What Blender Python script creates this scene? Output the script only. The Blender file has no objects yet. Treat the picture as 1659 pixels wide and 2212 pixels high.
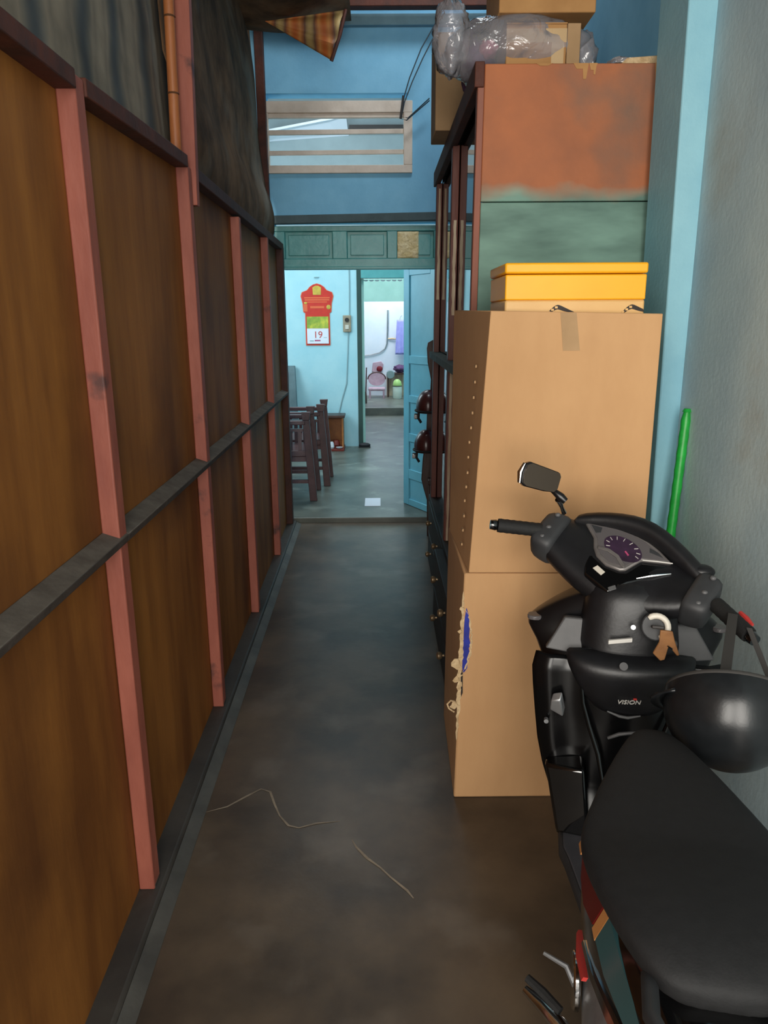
import bpy, math, random
from mathutils import Vector, Matrix, noise
random.seed(7)
R = math.radians
SC = bpy.context.scene
COL = SC.collection

# ------------------------------------------------------------------ camera
cam_d = bpy.data.cameras.new('camera'); cam = bpy.data.objects.new('camera', cam_d); COL.objects.link(cam)
cam_d.sensor_fit = 'HORIZONTAL'; cam_d.sensor_width = 36.0; cam_d.lens = 36.0 * 1600.0 / 1659.0
cam_d.clip_start = 0.05
_right = Vector((1.0, -0.006, -0.006)).normalized()
_fwd = Vector((0.0042, 0.9680, -0.2510)).normalized()
_right = (_right - _fwd * _right.dot(_fwd)).normalized()
_up = _right.cross(_fwd)
M = Matrix((( _right.x, _up.x, -_fwd.x), (_right.y, _up.y, -_fwd.y), (_right.z, _up.z, -_fwd.z))).to_4x4()
M.translation = Vector((0, 0, 1.6))
cam.matrix_world = M
SC.camera = cam

# ------------------------------------------------------------------ world, lights, exposure
w = bpy.data.worlds.new('world'); SC.world = w; w.use_nodes = True
bg = w.node_tree.nodes['Background']; bg.inputs[0].default_value = (1.0, 0.97, 0.92, 1); bg.inputs[1].default_value = 1.5
SC.view_settings.view_transform = 'Standard'; SC.view_settings.look = 'None'
SC.view_settings.gamma = 1.0; SC.view_settings.use_curve_mapping = False
SC.view_settings.exposure = 0.35

def area(name, loc, target, sx, sy, power, color):
    d = bpy.data.lights.new(name, 'AREA'); d.shape = 'RECTANGLE'; d.size = sx; d.size_y = sy
    d.energy = power; d.color = color
    o = bpy.data.objects.new(name, d); COL.objects.link(o); o.location = loc
    o.rotation_euler = (Vector(target) - Vector(loc)).to_track_quat('-Z', 'Y').to_euler()
    return o
# daylight through the open shop front behind the camera
area('daylight_shopfront', (-1.30, -2.3, 1.95), (-0.1, 2.2, 1.2), 1.15, 2.9, 88, (1.0, 0.95, 0.87))
area('daylight_shopfront_2', (0.35, -2.3, 1.95), (0.2, 2.2, 1.2), 1.15, 2.9, 78, (1.0, 0.95, 0.87))
# daylight falling into the inner room from its side window and into the kitchen from its roof light
area('daylight_inner_window', (-2.3, 7.4, 2.3), (0.2, 8.4, 1.3), 1.6, 1.6, 40, (0.78, 0.95, 1.0))
area('daylight_inner_roof', (-0.5, 7.6, 4.3), (-0.5, 7.6, 0), 1.4, 1.4, 55, (0.85, 0.96, 1.0))
area('added_back_wall_fill', (0.55, 4.5, 4.65), (0.1, 5.8, 2.7), 0.8, 0.5, 20, (0.92, 0.97, 1.0))  # added fill to brighten the blue end wall, no actual roof opening
area('daylight_kitchen_roof', (0.0, 13.4, 3.4), (0.0, 14.2, 0.6), 1.6, 1.2, 72, (0.92, 0.94, 1.0))
area('daylight_passage_roof', (0.2, 10.7, 3.2), (0.2, 12.0, 1.6), 1.0, 1.2, 28, (0.9, 0.98, 1.0))

# ------------------------------------------------------------------ materials
def lin(h):
    h = h.lstrip('#'); v = [int(h[i:i+2], 16) / 255 for i in (0, 2, 4)]
    return tuple((c / 12.92 if c <= 0.04045 else ((c + 0.055) / 1.055) ** 2.4) for c in v) + (1,)
MATS = {}
def mat(name, c1, c2=None, scale=6.0, rough=0.6, bump=0.0, bscale=None, stretch=(1, 1, 1), metallic=0.0,
        spec=0.5, coat=0.0, lo=0.35, hi=0.65, detail=5.0, c3=None, s3=2.0, f3=(0.5, 0.7), trans=0.0, alpha=1.0, sheen=0.0):
    m = bpy.data.materials.new(name); m.use_nodes = True; MATS[name] = m
    nt = m.node_tree; b = nt.nodes['Principled BSDF']; L = nt.links
    b.inputs['Roughness'].default_value = rough; b.inputs['Metallic'].default_value = metallic
    b.inputs['Specular IOR Level'].default_value = spec; b.inputs['Coat Weight'].default_value = coat
    b.inputs['Coat Roughness'].default_value = 0.08
    b.inputs['Transmission Weight'].default_value = trans; b.inputs['Alpha'].default_value = alpha
    c1 = lin(c1) if isinstance(c1, str) else c1
    b.inputs['Base Color'].default_value = c1
    tc = nt.nodes.new('ShaderNodeTexCoord'); mp = nt.nodes.new('ShaderNodeMapping')
    mp.inputs['Scale'].default_value = stretch; L.new(tc.outputs['Object'], mp.inputs['Vector'])
    last = None
    if c2 is not None:
        c2 = lin(c2) if isinstance(c2, str) else c2
        n = nt.nodes.new('ShaderNodeTexNoise'); n.inputs['Scale'].default_value = scale; n.inputs['Detail'].default_value = detail
        n.inputs['Roughness'].default_value = 0.6
        L.new(mp.outputs[0], n.inputs['Vector'])
        r = nt.nodes.new('ShaderNodeValToRGB'); r.color_ramp.elements[0].position = lo; r.color_ramp.elements[1].position = hi
        r.color_ramp.elements[0].color = c1; r.color_ramp.elements[1].color = c2
        L.new(n.outputs['Fac'], r.inputs[0]); last = r.outputs[0]
        if c3 is not None:
            c3 = lin(c3) if isinstance(c3, str) else c3
            n2 = nt.nodes.new('ShaderNodeTexNoise'); n2.inputs['Scale'].default_value = s3; n2.inputs['Detail'].default_value = 6
            L.new(tc.outputs['Object'], n2.inputs['Vector'])
            mr = nt.nodes.new('ShaderNodeMapRange'); mr.inputs[1].default_value = f3[0]; mr.inputs[2].default_value = f3[1]
            L.new(n2.outputs['Fac'], mr.inputs[0])
            mx = nt.nodes.new('ShaderNodeMix'); mx.data_type = 'RGBA'; mx.inputs[7].default_value = c3
            L.new(mr.outputs[0], mx.inputs[0]); L.new(last, mx.inputs[6]); last = mx.outputs[2]
        L.new(last, b.inputs['Base Color'])
    if bump:
        n = nt.nodes.new('ShaderNodeTexNoise'); n.inputs['Scale'].default_value = bscale or scale * 4; n.inputs['Detail'].default_value = 6
        L.new(mp.outputs[0], n.inputs['Vector'])
        bp = nt.nodes.new('ShaderNodeBump'); bp.inputs['Strength'].default_value = bump; bp.inputs['Distance'].default_value = 0.02
        L.new(n.outputs['Fac'], bp.inputs['Height']); L.new(bp.outputs[0], b.inputs['Normal'])
    return m

mat('plywood', '#a0672f', '#784820', 3.0, 0.62, 0.04, 30, (1, 2.2, 0.35), c3='#54301a', s3=1.3, f3=(0.52, 0.8), spec=0.25)
mat('stud_paint', '#a9604e', '#8f4c3e', 8, 0.6, 0.1, 40, (1, 1, 0.3), c3='#5d3a35', s3=7, f3=(0.63, 0.72))
mat('stud_dark', '#4e2a20', '#3a2019', 8, 0.7, 0.1, 40)
mat('beam_wood', '#5a2a1a', '#3e1e14', 9, 0.7, 0.15, 40)
mat('rail_wood', '#453a33', '#332a25', 9, 0.8, 0.15, 60)
mat('dust', '#6d665d', '#564e46', 14, 0.95, 0.1, 80)
mat('cement', '#46423d', '#35322f', 4, 0.6, 0.1, 30)
mat('floor_cement', '#665848', '#433b33', 2.6, 0.36, 0.06, 14, c3='#7c7266', s3=3.4, f3=(0.55, 0.85), detail=9)
mat('cove_cement', '#5f5d57', '#45433f', 5, 0.6, 0.1, 30)
mat('floor_crack', '#a89a86', '#857a6b', 20, 0.8)
mat('inner_floor', '#6d7168', '#4f544e', 2.5, 0.35, 0.05, 12, c3='#8b8f84', s3=4, f3=(0.58, 0.75))
mat('blue_wall', '#86c4e4', '#7bbadc', 5, 0.75, 0.05, 60, c3='#74add0', s3=1.5, f3=(0.55, 0.85))
mat('side_wall', '#b9cfd4', '#a4bcc6', 1.8, 0.7, 0.08, 50, c3='#a09c8c', s3=2.2, f3=(0.55, 0.8))
mat('pilaster', '#8fc2d0', '#7fb4c6', 3, 0.6, 0.08, 50)
mat('cyan_wall', '#b4dde4', '#a4d4de', 3, 0.7, 0.05, 40)
mat('upper_wall', '#8d9c9f', '#829194', 3, 0.7)
mat('white_wall', '#e2e7f2', '#d8e0ee', 3, 0.7)
mat('mint', '#b4e2d6', '#a4d4c8', 3, 0.6)
mat('lintel', '#55666a', '#48585c', 6, 0.8, 0.1)
mat('concrete_band', '#7fa2b0', '#7092a0', 6, 0.8, 0.1)
mat('teal_wood', '#62aeac', '#549e9e', 5, 0.35, 0.1, 30)
mat('door_blue', '#7ecbe0', '#74c0d6', 4, 0.4, 0.05, 30)
mat('jamb_green', '#2c4a44', '#22403b', 5, 0.5)
mat('frame_cream', '#e6d8ca', '#d6c7b8', 8, 0.75, 0.1, 50)
mat('slat_under', '#77786f', '#5f615b', 8, 0.8)
mat('gold_foil', '#fff0c4', '#e6d096', 16, 0.3, 0.9, 30)
mat('ceiling_dark', '#1a1613', '#0f0d0c', 4, 0.9)
mat('pole_bamboo', '#b9713f', '#96562f', 10, 0.5, 0.1, 60, (1, 1, 0.2))
mat('bamboo_node', '#5d3a1f', None, rough=0.7)
mat('wire', '#20303a', None, rough=0.5)
mat('cardboard', '#c69a6c', '#bd9164', 5, 0.85, 0.04, 60, (1, 1, 0.4), c3='#a67d55', s3=1.8, f3=(0.58, 0.9))
mat('cardboard_torn', '#d8bd94', '#b89a72', 40, 0.95, 0.4, 80)
mat('cardboard_brown', '#b3916a', '#a3835e', 5, 0.85, 0.05, 40)
mat('cardboard_orange', '#b98a55', '#a87a48', 5, 0.8, 0.05, 40)
mat('tape', '#c4a478', None, rough=0.25, coat=0.4)
mat('blue_plastic', '#23309c', '#1a2378', 20, 0.5)
mat('yellow', '#ffb81e', '#fbb01a', 4, 0.45)
mat('yellow_side', '#e2a01f', None, rough=0.5)
mat('beige_print', '#e3b878', '#dbae6e', 5, 0.5)
mat('ink', '#241a14', None, rough=0.6)
mat('green_plastic', '#22a83f', '#189034', 30, 0.4)
mat('wood_brown', '#4b2f26', '#352019', 8, 0.4, 0.1, 40, (1, 1, 0.3))
mat('wood_chair', '#5b3a3a', '#452b2b', 8, 0.35, 0.05, 40)
mat('cabinet_worn', '#e6d6ba', '#b09478', 14, 0.7, 0.1, 60, (1, 1, 0.15))
mat('cabinet_stile', '#7a3f30', '#5c2e25', 8, 0.5, 0.1, 50, (1, 1, 0.2))
mat('cabinet_front_paint', '#9f5a44', '#81503f', 5, 0.6, 0.1, 40, (1, 1, 0.3), c3='#6c7a74', s3=3, f3=(0.6, 0.68))
mat('cabinet_dark', '#2b2522', '#1d1917', 8, 0.6)
mat('cabinet_glass', (0.012, 0.016, 0.018, 1), None, rough=0.03, spec=0.9)
mat('rail_dusty', '#66706d', '#525b58', 10, 0.8, 0.1, 60)
mat('brass', '#b59a78', None, rough=0.35, metallic=0.8)
mat('helmet_maroon', '#54292a', '#40201f', 6, 0.3, coat=0.3)
mat('chrome', '#d8d8d8', None, rough=0.12, metallic=1.0)
mat('steel', '#b4b6b8', '#95979a', 10, 0.38, metallic=0.75)
mat('black_matte', '#17171a', '#121214', 30, 0.42, 0.03, 120)
mat('black_satin', '#131315', '#0e0e10', 8, 0.30, spec=0.5)
mat('black_shield', '#0b0b0c', None, rough=0.2, spec=0.35)
mat('black_gloss', '#0b0b0c', None, rough=0.08, spec=0.6, coat=0.6)
mat('seat_vinyl', '#1b1b1c', '#161617', 60, 0.68, 0.06, 300, spec=0.35)
mat('rubber', '#131313', '#0e0e0e', 60, 0.75, 0.1, 200)
mat('grey_plastic', '#5b5b5c', '#525253', 20, 0.5)
mat('dark_grey_plastic', '#353638', '#2d2e30', 20, 0.55)
mat('floor_mat', '#55555a', '#47474c', 12, 0.6)
mat('dash_silver', '#85807e', '#6d6866', 10, 0.35, metallic=0.4)
mat('dash_face', '#2a1f2c', '#3d2a40', 24, 0.3)
mat('dash_lens', '#5b5758', None, rough=0.12, coat=0.5)
mat('mark_white', '#c9c6c0', None, rough=0.5)
mat('mark_pink', '#b34a72', None, rough=0.5)
mat('ivory', '#d9d2c4', '#c8c0b2', 8, 0.45)
mat('leather_tan', '#9a6a3c', '#7d5330', 14, 0.6, 0.1, 60)
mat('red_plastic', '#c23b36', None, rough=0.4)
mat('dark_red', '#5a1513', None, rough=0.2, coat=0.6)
mat('teal_reflection', '#2f4d50', None, rough=0.15, coat=0.6)  # colour of a teal room reflection painted on the rear cowl
mat('orange_reflection', '#c98a50', None, rough=0.2, coat=0.5)  # colour of warm wood reflections painted on the rear cowl
mat('mirror_glass', '#6b5d52', None, rough=0.05, metallic=1.0)
mat('helmet_shell', '#1c1e20', '#17191b', 40, 0.28, 0.02, 200)
mat('strap_grey', '#3a3836', None, rough=0.8)
mat('cal_red', '#d8301c', '#c82a1c', 8, 0.5)
mat('cal_orange', '#e5663a', None, rough=0.5)
mat('cal_gold', '#d8b845', '#bfa040', 20, 0.45)
mat('cal_green', '#a7b63a', '#7b9838', 14, 0.5, c3='#d8cf45', s3=9, f3=(0.5, 0.7))
mat('paper', '#e6e8f0', None, rough=0.7)
mat('switch_plate', '#a89a84', '#93866f', 20, 0.5)
mat('cable_grey', '#94b0b4', None, rough=0.6)
mat('altar_orange', '#b06a2a', '#8f5220', 8, 0.45)
mat('altar_red', '#6e2418', None, rough=0.5)
mat('porcelain', '#cfd3d8', None, rough=0.25)
mat('grey_board', '#5e757a', '#4d6268', 6, 0.6)
mat('kitchen_pink', '#c8a9b8', '#b090a0', 8, 0.4)
mat('kitchen_white', '#dfe3ea', None, rough=0.4)
mat('red_pot', '#7d1f2c', None, rough=0.35)
mat('purple_cloth', '#6b4a73', '#4a2f55', 20, 0.8)
mat('pink_cloth', '#c05a78', '#a84868', 12, 0.8)
mat('lilac_cloth', '#a9a8e8', '#9896dd', 10, 0.8)
mat('grey_pot', '#7f979a', None, rough=0.3, metallic=0.4)
mat('bottle_white', '#d2ddd0', None, rough=0.3)
mat('bottle_green', '#a8cf7c', None, rough=0.35)
mat('shoe_dark', '#26262a', None, rough=0.6)

def stripe_mat(name, cols, axis, freq, rough, distort=2.5, seed=0.0):
    """woven / printed sheet with real coloured stripes along one axis"""
    m = bpy.data.materials.new(name); m.use_nodes = True; MATS[name] = m
    nt = m.node_tree; b = nt.nodes['Principled BSDF']; b.inputs['Roughness'].default_value = rough
    L = nt.links; tc = nt.nodes.new('ShaderNodeTexCoord'); mp = nt.nodes.new('ShaderNodeMapping')
    mp.inputs['Location'].default_value = (seed, seed, seed)
    L.new(tc.outputs['Object'], mp.inputs[0])
    wv = nt.nodes.new('ShaderNodeTexWave'); wv.bands_direction = axis; wv.inputs['Scale'].default_value = freq
    wv.inputs['Distortion'].default_value = distort; wv.inputs['Detail'].default_value = 3; wv.inputs['Detail Scale'].default_value = 1.2
    L.new(mp.outputs[0], wv.inputs[0])
    r = nt.nodes.new('ShaderNodeValToRGB'); e = r.color_ramp.elements
    e[0].position = 0; e[0].color = lin(cols[0]); e[1].position = 1; e[1].color = lin(cols[-1])
    for i, c in enumerate(cols[1:-1]):
        k = e.new((i + 1) / (len(cols) - 1)); k.color = lin(c)
    n = nt.nodes.new('ShaderNodeTexNoise'); n.inputs['Scale'].default_value = 9; n.inputs['Detail'].default_value = 7
    L.new(tc.outputs['Object'], n.inputs[0])
    mx = nt.nodes.new('ShaderNodeMix'); mx.data_type = 'RGBA'; mx.blend_type = 'OVERLAY'; mx.inputs[0].default_value = 0.6
    L.new(wv.outputs['Fac'], r.inputs[0]); L.new(r.outputs[0], mx.inputs[6]); L.new(n.outputs['Fac'], mx.inputs[7])
    L.new(mx.outputs[2], b.inputs['Base Color'])
    return m
stripe_mat('tarp_striped', ['#454a4d', '#6a655c', '#877c6c', '#7c7264', '#8d8170'], 'Y', 1.05, 0.85, 4.5)
mat('tarp_dark', '#7a5c42', '#4a3727', 5, 0.85, 0.3, 12, c3='#8d8070', spec=0.15, s3=2.0, f3=(0.55, 0.8))
stripe_mat('tarp_orange', ['#b8602c', '#c98a4c', '#a9683a', '#6d4a3a', '#b79a62'], 'X', 1.7, 0.6, 1.2)

def plastic_film(name, tint, rough=0.12, fac=0.55):
    """clear thin polythene: mostly see-through, with gloss on its creases"""
    m = bpy.data.materials.new(name); m.use_nodes = True; MATS[name] = m
    nt = m.node_tree; nt.nodes.clear(); L = nt.links
    out = nt.nodes.new('ShaderNodeOutputMaterial'); tr = nt.nodes.new('ShaderNodeBsdfTransparent'); tr.inputs[0].default_value = tint
    df = nt.nodes.new('ShaderNodeBsdfTranslucent'); df.inputs[0].default_value = (0.75, 0.74, 0.8, 1)
    d2 = nt.nodes.new('ShaderNodeBsdfDiffuse'); d2.inputs[0].default_value = (0.75, 0.74, 0.8, 1)
    gl = nt.nodes.new('ShaderNodeBsdfGlossy'); gl.inputs['Roughness'].default_value = rough
    n = nt.nodes.new('ShaderNodeTexNoise'); n.inputs['Scale'].default_value = 11; n.inputs['Detail'].default_value = 3; n.inputs['Distortion'].default_value = 1.2
    tc = nt.nodes.new('ShaderNodeTexCoord'); L.new(tc.outputs['Object'], n.inputs[0])
    bp = nt.nodes.new('ShaderNodeBump'); bp.inputs['Strength'].default_value = 0.5; bp.inputs['Distance'].default_value = 0.05
    L.new(n.outputs['Fac'], bp.inputs['Height']); L.new(bp.outputs[0], gl.inputs['Normal'])
    m1 = nt.nodes.new('ShaderNodeMixShader'); m1.inputs[0].default_value = 0.27; L.new(tr.outputs[0], m1.inputs[1]); L.new(d2.outputs[0], m1.inputs[2])
    fr = nt.nodes.new('ShaderNodeFresnel'); fr.inputs['IOR'].default_value = 1.45; L.new(bp.outputs[0], fr.inputs['Normal'])
    ad = nt.nodes.new('ShaderNodeMath'); ad.operation = 'MULTIPLY_ADD'; ad.inputs[1].default_value = 1.3; ad.inputs[2].default_value = 0.06; ad.use_clamp = True; L.new(fr.outputs[0], ad.inputs[0])
    mx = nt.nodes.new('ShaderNodeMixShader'); L.new(ad.outputs[0], mx.inputs[0])
    L.new(m1.outputs[0], mx.inputs[1]); L.new(gl.outputs[0], mx.inputs[2]); L.new(mx.outputs[0], out.inputs[0])
    return m
plastic_film('bag_film', (0.9, 0.9, 0.93, 1), 0.13, 0.5)

def cabinet_side_mat():
    m = mat('cabinet_side', '#b56a3e', '#9a5c3a', 2.6, 0.65, 0.06, 30, (1, 1, 1), c3='#6f5a4c', s3=2.4, f3=(0.52, 0.72))
    nt = m.node_tree; L = nt.links; b = nt.nodes['Principled BSDF']
    src = b.inputs['Base Color'].links[0].from_socket
    tc = [n for n in nt.nodes if n.type == 'TEX_COORD'][0]
    sp = nt.nodes.new('ShaderNodeSeparateXYZ'); L.new(tc.outputs['Object'], sp.inputs[0])
    nz = nt.nodes.new('ShaderNodeTexNoise'); nz.inputs['Scale'].default_value = 5; nz.inputs['Detail'].default_value = 3; L.new(tc.outputs['Object'], nz.inputs[0])
    ma = nt.nodes.new('ShaderNodeMath'); ma.operation = 'MULTIPLY_ADD'; ma.inputs[1].default_value = 0.14; L.new(nz.outputs['Fac'], ma.inputs[0]); L.new(sp.outputs[2], ma.inputs[2])
    mr = nt.nodes.new('ShaderNodeMapRange'); mr.inputs[1].default_value = 2.085; mr.inputs[2].default_value = 2.145; L.new(ma.outputs[0], mr.inputs[0])
    n2 = nt.nodes.new('ShaderNodeTexNoise'); n2.inputs['Scale'].default_value = 3; n2.inputs['Detail'].default_value = 4
    mp = nt.nodes.new('ShaderNodeMapping'); mp.inputs['Rotation'].default_value = (0, R(25), 0); mp.inputs['Scale'].default_value = (0.7, 1, 2.4)
    L.new(tc.outputs['Object'], mp.inputs[0]); L.new(mp.outputs[0], n2.inputs[0])
    rp = nt.nodes.new('ShaderNodeValToRGB'); rp.color_ramp.elements[0].color = lin('#4d6c62'); rp.color_ramp.elements[1].color = lin('#7fa596')
    rp.color_ramp.elements[0].position = 0.35; rp.color_ramp.elements[1].position = 0.65; L.new(n2.outputs['Fac'], rp.inputs[0])
    mx = nt.nodes.new('ShaderNodeMix'); mx.data_type = 'RGBA'
    L.new(mr.outputs[0], mx.inputs[0]); L.new(rp.outputs[0], mx.inputs[6]); L.new(src, mx.inputs[7]); L.new(mx.outputs[2], b.inputs['Base Color'])
cabinet_side_mat()

# ------------------------------------------------------------------ mesh helpers
class MB:
    def __init__(s): s.v = []; s.f = []; s.m = []
    def add(s, vs, fs, mi=0):
        o = len(s.v); s.v += [tuple(p) for p in vs]
        for f in fs: s.f.append(tuple(i + o for i in f)); s.m.append(mi)
        return s
    def hexa(s, b, t, mi=0):       # b, t: 4 corners each, counter-clockwise seen from above
        s.add(list(b) + list(t), [(3, 2, 1, 0), (4, 5, 6, 7), (0, 1, 5, 4), (1, 2, 6, 5), (2, 3, 7, 6), (3, 0, 4, 7)], mi); return s
    def box(s, x0, x1, y0, y1, z0, z1, mi=0):
        return s.hexa([(x0, y0, z0), (x1, y0, z0), (x1, y1, z0), (x0, y1, z0)], [(x0, y0, z1), (x1, y0, z1), (x1, y1, z1), (x0, y1, z1)], mi)
    def loft(s, rings, mi=0, cap=True):
        n = len(rings[0]); vs = [p for r in rings for p in r]; fs = []
        for i in range(len(rings) - 1):
            for j in range(n):
                k = (j + 1) % n; fs.append((i*n + j, i*n + k, (i+1)*n + k, (i+1)*n + j))
        if cap: fs.append(tuple(range(n - 1, -1, -1))); fs.append(tuple(range((len(rings)-1)*n, len(rings)*n)))
        return s.add(vs, fs, mi)
    def tube(s, pts, r, n=8, mi=0, cap=True):
        pts = [Vector(p) for p in pts]; rs = r if isinstance(r, (list, tuple)) else [r] * len(pts)
        rings = []; ref = None
        for i, p in enumerate(pts):
            t = (pts[min(i+1, len(pts)-1)] - pts[max(i-1, 0)]).normalized()
            if ref is None: ref = Vector((0, 0, 1)) if abs(t.z) < 0.9 else Vector((1, 0, 0))
            a = (ref - t * ref.dot(t)).normalized(); b = t.cross(a); ref = a
            rings.append([p + (a * math.cos(2*math.pi*k/n) + b * math.sin(2*math.pi*k/n)) * rs[i] for k in range(n)])
        return s.loft(rings, mi, cap)
    def poly(s, pts, ext, mi=0):   # planar outline extruded by a vector
        pts = [Vector(p) for p in pts]; e = Vector(ext); return s.loft([pts, [p + e for p in pts]], mi)
    def grid(s, nu, nv, fn, mi=0):
        vs = [fn(i / nu, j / nv) for i in range(nu + 1) for j in range(nv + 1)]
        fs = [(i*(nv+1)+j, (i+1)*(nv+1)+j, (i+1)*(nv+1)+j+1, i*(nv+1)+j+1) for i in range(nu) for j in range(nv)]
        return s.add(vs, fs, mi)
    def ball(s, c, rx, ry=None, rz=None, nu=16, nv=10, mi=0):
        ry = ry or rx; rz = rz or rx; c = Vector(c)
        rings = []
        for i in range(1, nv):
            a = math.pi * i / nv
            rings.append([c + Vector((rx*math.sin(a)*math.cos(2*math.pi*k/nu), ry*math.sin(a)*math.sin(2*math.pi*k/nu), -rz*math.cos(a))) for k in range(nu)])
        return s.loft(rings, mi)
    def disc(s, c, nrm, r, h, n=20, mi=0):
        c = Vector(c); nrm = Vector(nrm).normalized(); return s.tube([c, c + nrm * h], r, n, mi)
    def xf(s, fn): s.v = [tuple(fn(*p)) for p in s.v]; return s
    def build(s, name, mats, parent=None, bevel=0.0, smooth=35, seg=2, solid=0.0, sub=0):
        me = bpy.data.meshes.new(name); me.from_pydata(s.v, [], s.f)
        mats = mats if isinstance(mats, (list, tuple)) else [mats]
        for m in mats: me.materials.append(MATS[m])
        for p, i in zip(me.polygons, s.m): p.material_index = i
        import bmesh
        bm = bmesh.new(); bm.from_mesh(me); bmesh.ops.recalc_face_normals(bm, faces=bm.faces); bm.to_mesh(me); bm.free()
        if smooth:
            for p in me.polygons: p.use_smooth = True
            me.set_sharp_from_angle(angle=R(smooth))
        o = bpy.data.objects.new(name, me); COL.objects.link(o)
        if parent: o.parent = parent
        if solid:
            md = o.modifiers.new('thickness', 'SOLIDIFY'); md.thickness = solid; md.offset = 0
        if bevel:
            md = o.modifiers.new('bevel', 'BEVEL'); md.width = bevel; md.segments = seg; md.limit_method = 'ANGLE'; md.angle_limit = R(40)
        if sub:
            md = o.modifiers.new('smooth', 'SUBSURF'); md.levels = sub; md.render_levels = sub
        return o
def tag(o, label, cat, group=None, kind=None):
    o['label'] = label; o['category'] = cat
    if group: o['group'] = group
    if kind: o['kind'] = kind
    return o
def empty(name, loc=(0, 0, 0), rz=0.0, label=None, cat=None, group=None):
    o = bpy.data.objects.new(name, None); COL.objects.link(o); o.location = loc; o.rotation_euler = (0, 0, rz); o.empty_display_size = 0.1
    if label: tag(o, label, cat, group)
    return o
def struct(o): o['kind'] = 'structure'; return o
def text(name, body, size, mat_name, mw, parent=None, extr=0.0008, align='CENTER', shear=0.0):
    c = bpy.data.curves.new(name, 'FONT'); c.body = body; c.size = size; c.extrude = extr; c.align_x = align; c.align_y = 'CENTER'; c.shear = shear
    t_ = bpy.data.objects.new(name, c); COL.objects.link(t_); bpy.context.view_layer.update()
    me = bpy.data.meshes.new_from_object(t_.evaluated_get(bpy.context.evaluated_depsgraph_get())); bpy.data.objects.remove(t_)
    me.materials.clear(); me.materials.append(MATS[mat_name]); o = bpy.data.objects.new(name, me); COL.objects.link(o)
    if parent: o.parent = parent
    o.matrix_local = mw
    return o
def copy_tree(o, parent=None):
    c = o.copy(); COL.objects.link(c)
    if parent: c.parent = parent
    for ch in list(o.children): copy_tree(ch, c)
    return c
def basis(o, x, y):
    x = Vector(x).normalized(); y = Vector(y); y = (y - x * y.dot(x)).normalized(); z = x.cross(y)
    m = Matrix(((x.x, y.x, z.x), (x.y, y.y, z.y), (x.z, y.z, z.z))).to_4x4(); m.translation = Vector(o); return m

# ================================================================== SETTING
YB = 5.835                       # face of the blue end wall
fl = struct(MB().grid(24, 60, lambda a, b: (-2.2 + 3.27 * a, -3.6 + (YB + 0.02 + 3.6) * b, 0.0)).build('floor', 'floor_cement'))
def ribbon(pts, wd, z=0.0012):
    b = MB(); pts = [Vector((p[0], p[1], z)) for p in pts]; L_, R_ = [], []
    for i, p in enumerate(pts):
        t = (pts[min(i+1, len(pts)-1)] - pts[max(i-1, 0)]).normalized(); n = Vector((-t.y, t.x, 0)) * wd * (0.6 + 0.8 * random.random()) * (0.3 if i in (0, len(pts)-1) else 1)
        L_.append(p + n); R_.append(p - n)
    vs = L_ + R_; k = len(pts)
    b.add(vs, [(i, i + 1, k + i + 1, k + i) for i in range(k - 1)]); return b
ribbon([(-0.60, 2.16), (-0.53, 2.19), (-0.47, 2.25), (-0.43, 2.287), (-0.395, 2.27), (-0.37, 2.20), (-0.345, 2.14), (-0.31, 2.09), (-0.275, 2.078), (-0.22, 2.10), (-0.14, 2.11)], 0.0040).build('floor_crack', 'floor_crack', fl)
ribbon([(-0.10, 2.02), (-0.085, 1.985), (-0.05, 1.935), (-0.01, 1.895), (0.02, 1.855), (0.068, 1.80), (0.085, 1.77)], 0.0036).build('floor_crack', 'floor_crack', fl)

# ---- inner floor one low step up, kitchen floor another step up
struct(MB().box(-2.6, 1.5, YB, 12.49, -0.05, 0.042).build('floor', 'inner_floor', bevel=0.008))
struct(MB().box(-2.6, 1.5, 12.49, 15.0, -0.05, 0.172).build('floor', 'inner_floor', bevel=0.008))
struct(MB().box(-2.6, 1.6, -3.7, 15.0, 4.75, 4.85).build('ceiling', 'ceiling_dark'))

struct(MB().box(-2.3, -2.2, -3.7, YB, 0, 4.75).build('wall_outer_left', 'cement'))  # unseen wall, added to stop sky light leaking over the partition
# ---- right wall with its pilaster
struct(MB().grid(40, 20, lambda a, b: (1.07 + 0.004 * noise.noise(Vector((a*9, b*5, 1))), -3.6 + (2.7 + 3.6) * a, 4.75 * b)).build('wall_right', 'side_wall', solid=0.06))
struct(MB().box(1.045, 1.10, 2.7, YB, 0, 4.75).build('wall_right', 'blue_wall', smooth=0))
struct(MB().hexa([(0.985, 2.57, 0), (1.066, 2.57, 0), (1.066, 2.83, 0), (0.985, 2.83, 0)],
                 [(0.92, 2.57, 4.75), (1.066, 2.57, 4.75), (1.066, 2.83, 4.75), (0.92, 2.83, 4.75)]).build('wall_pilaster', 'pilaster', bevel=0.006))

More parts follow.
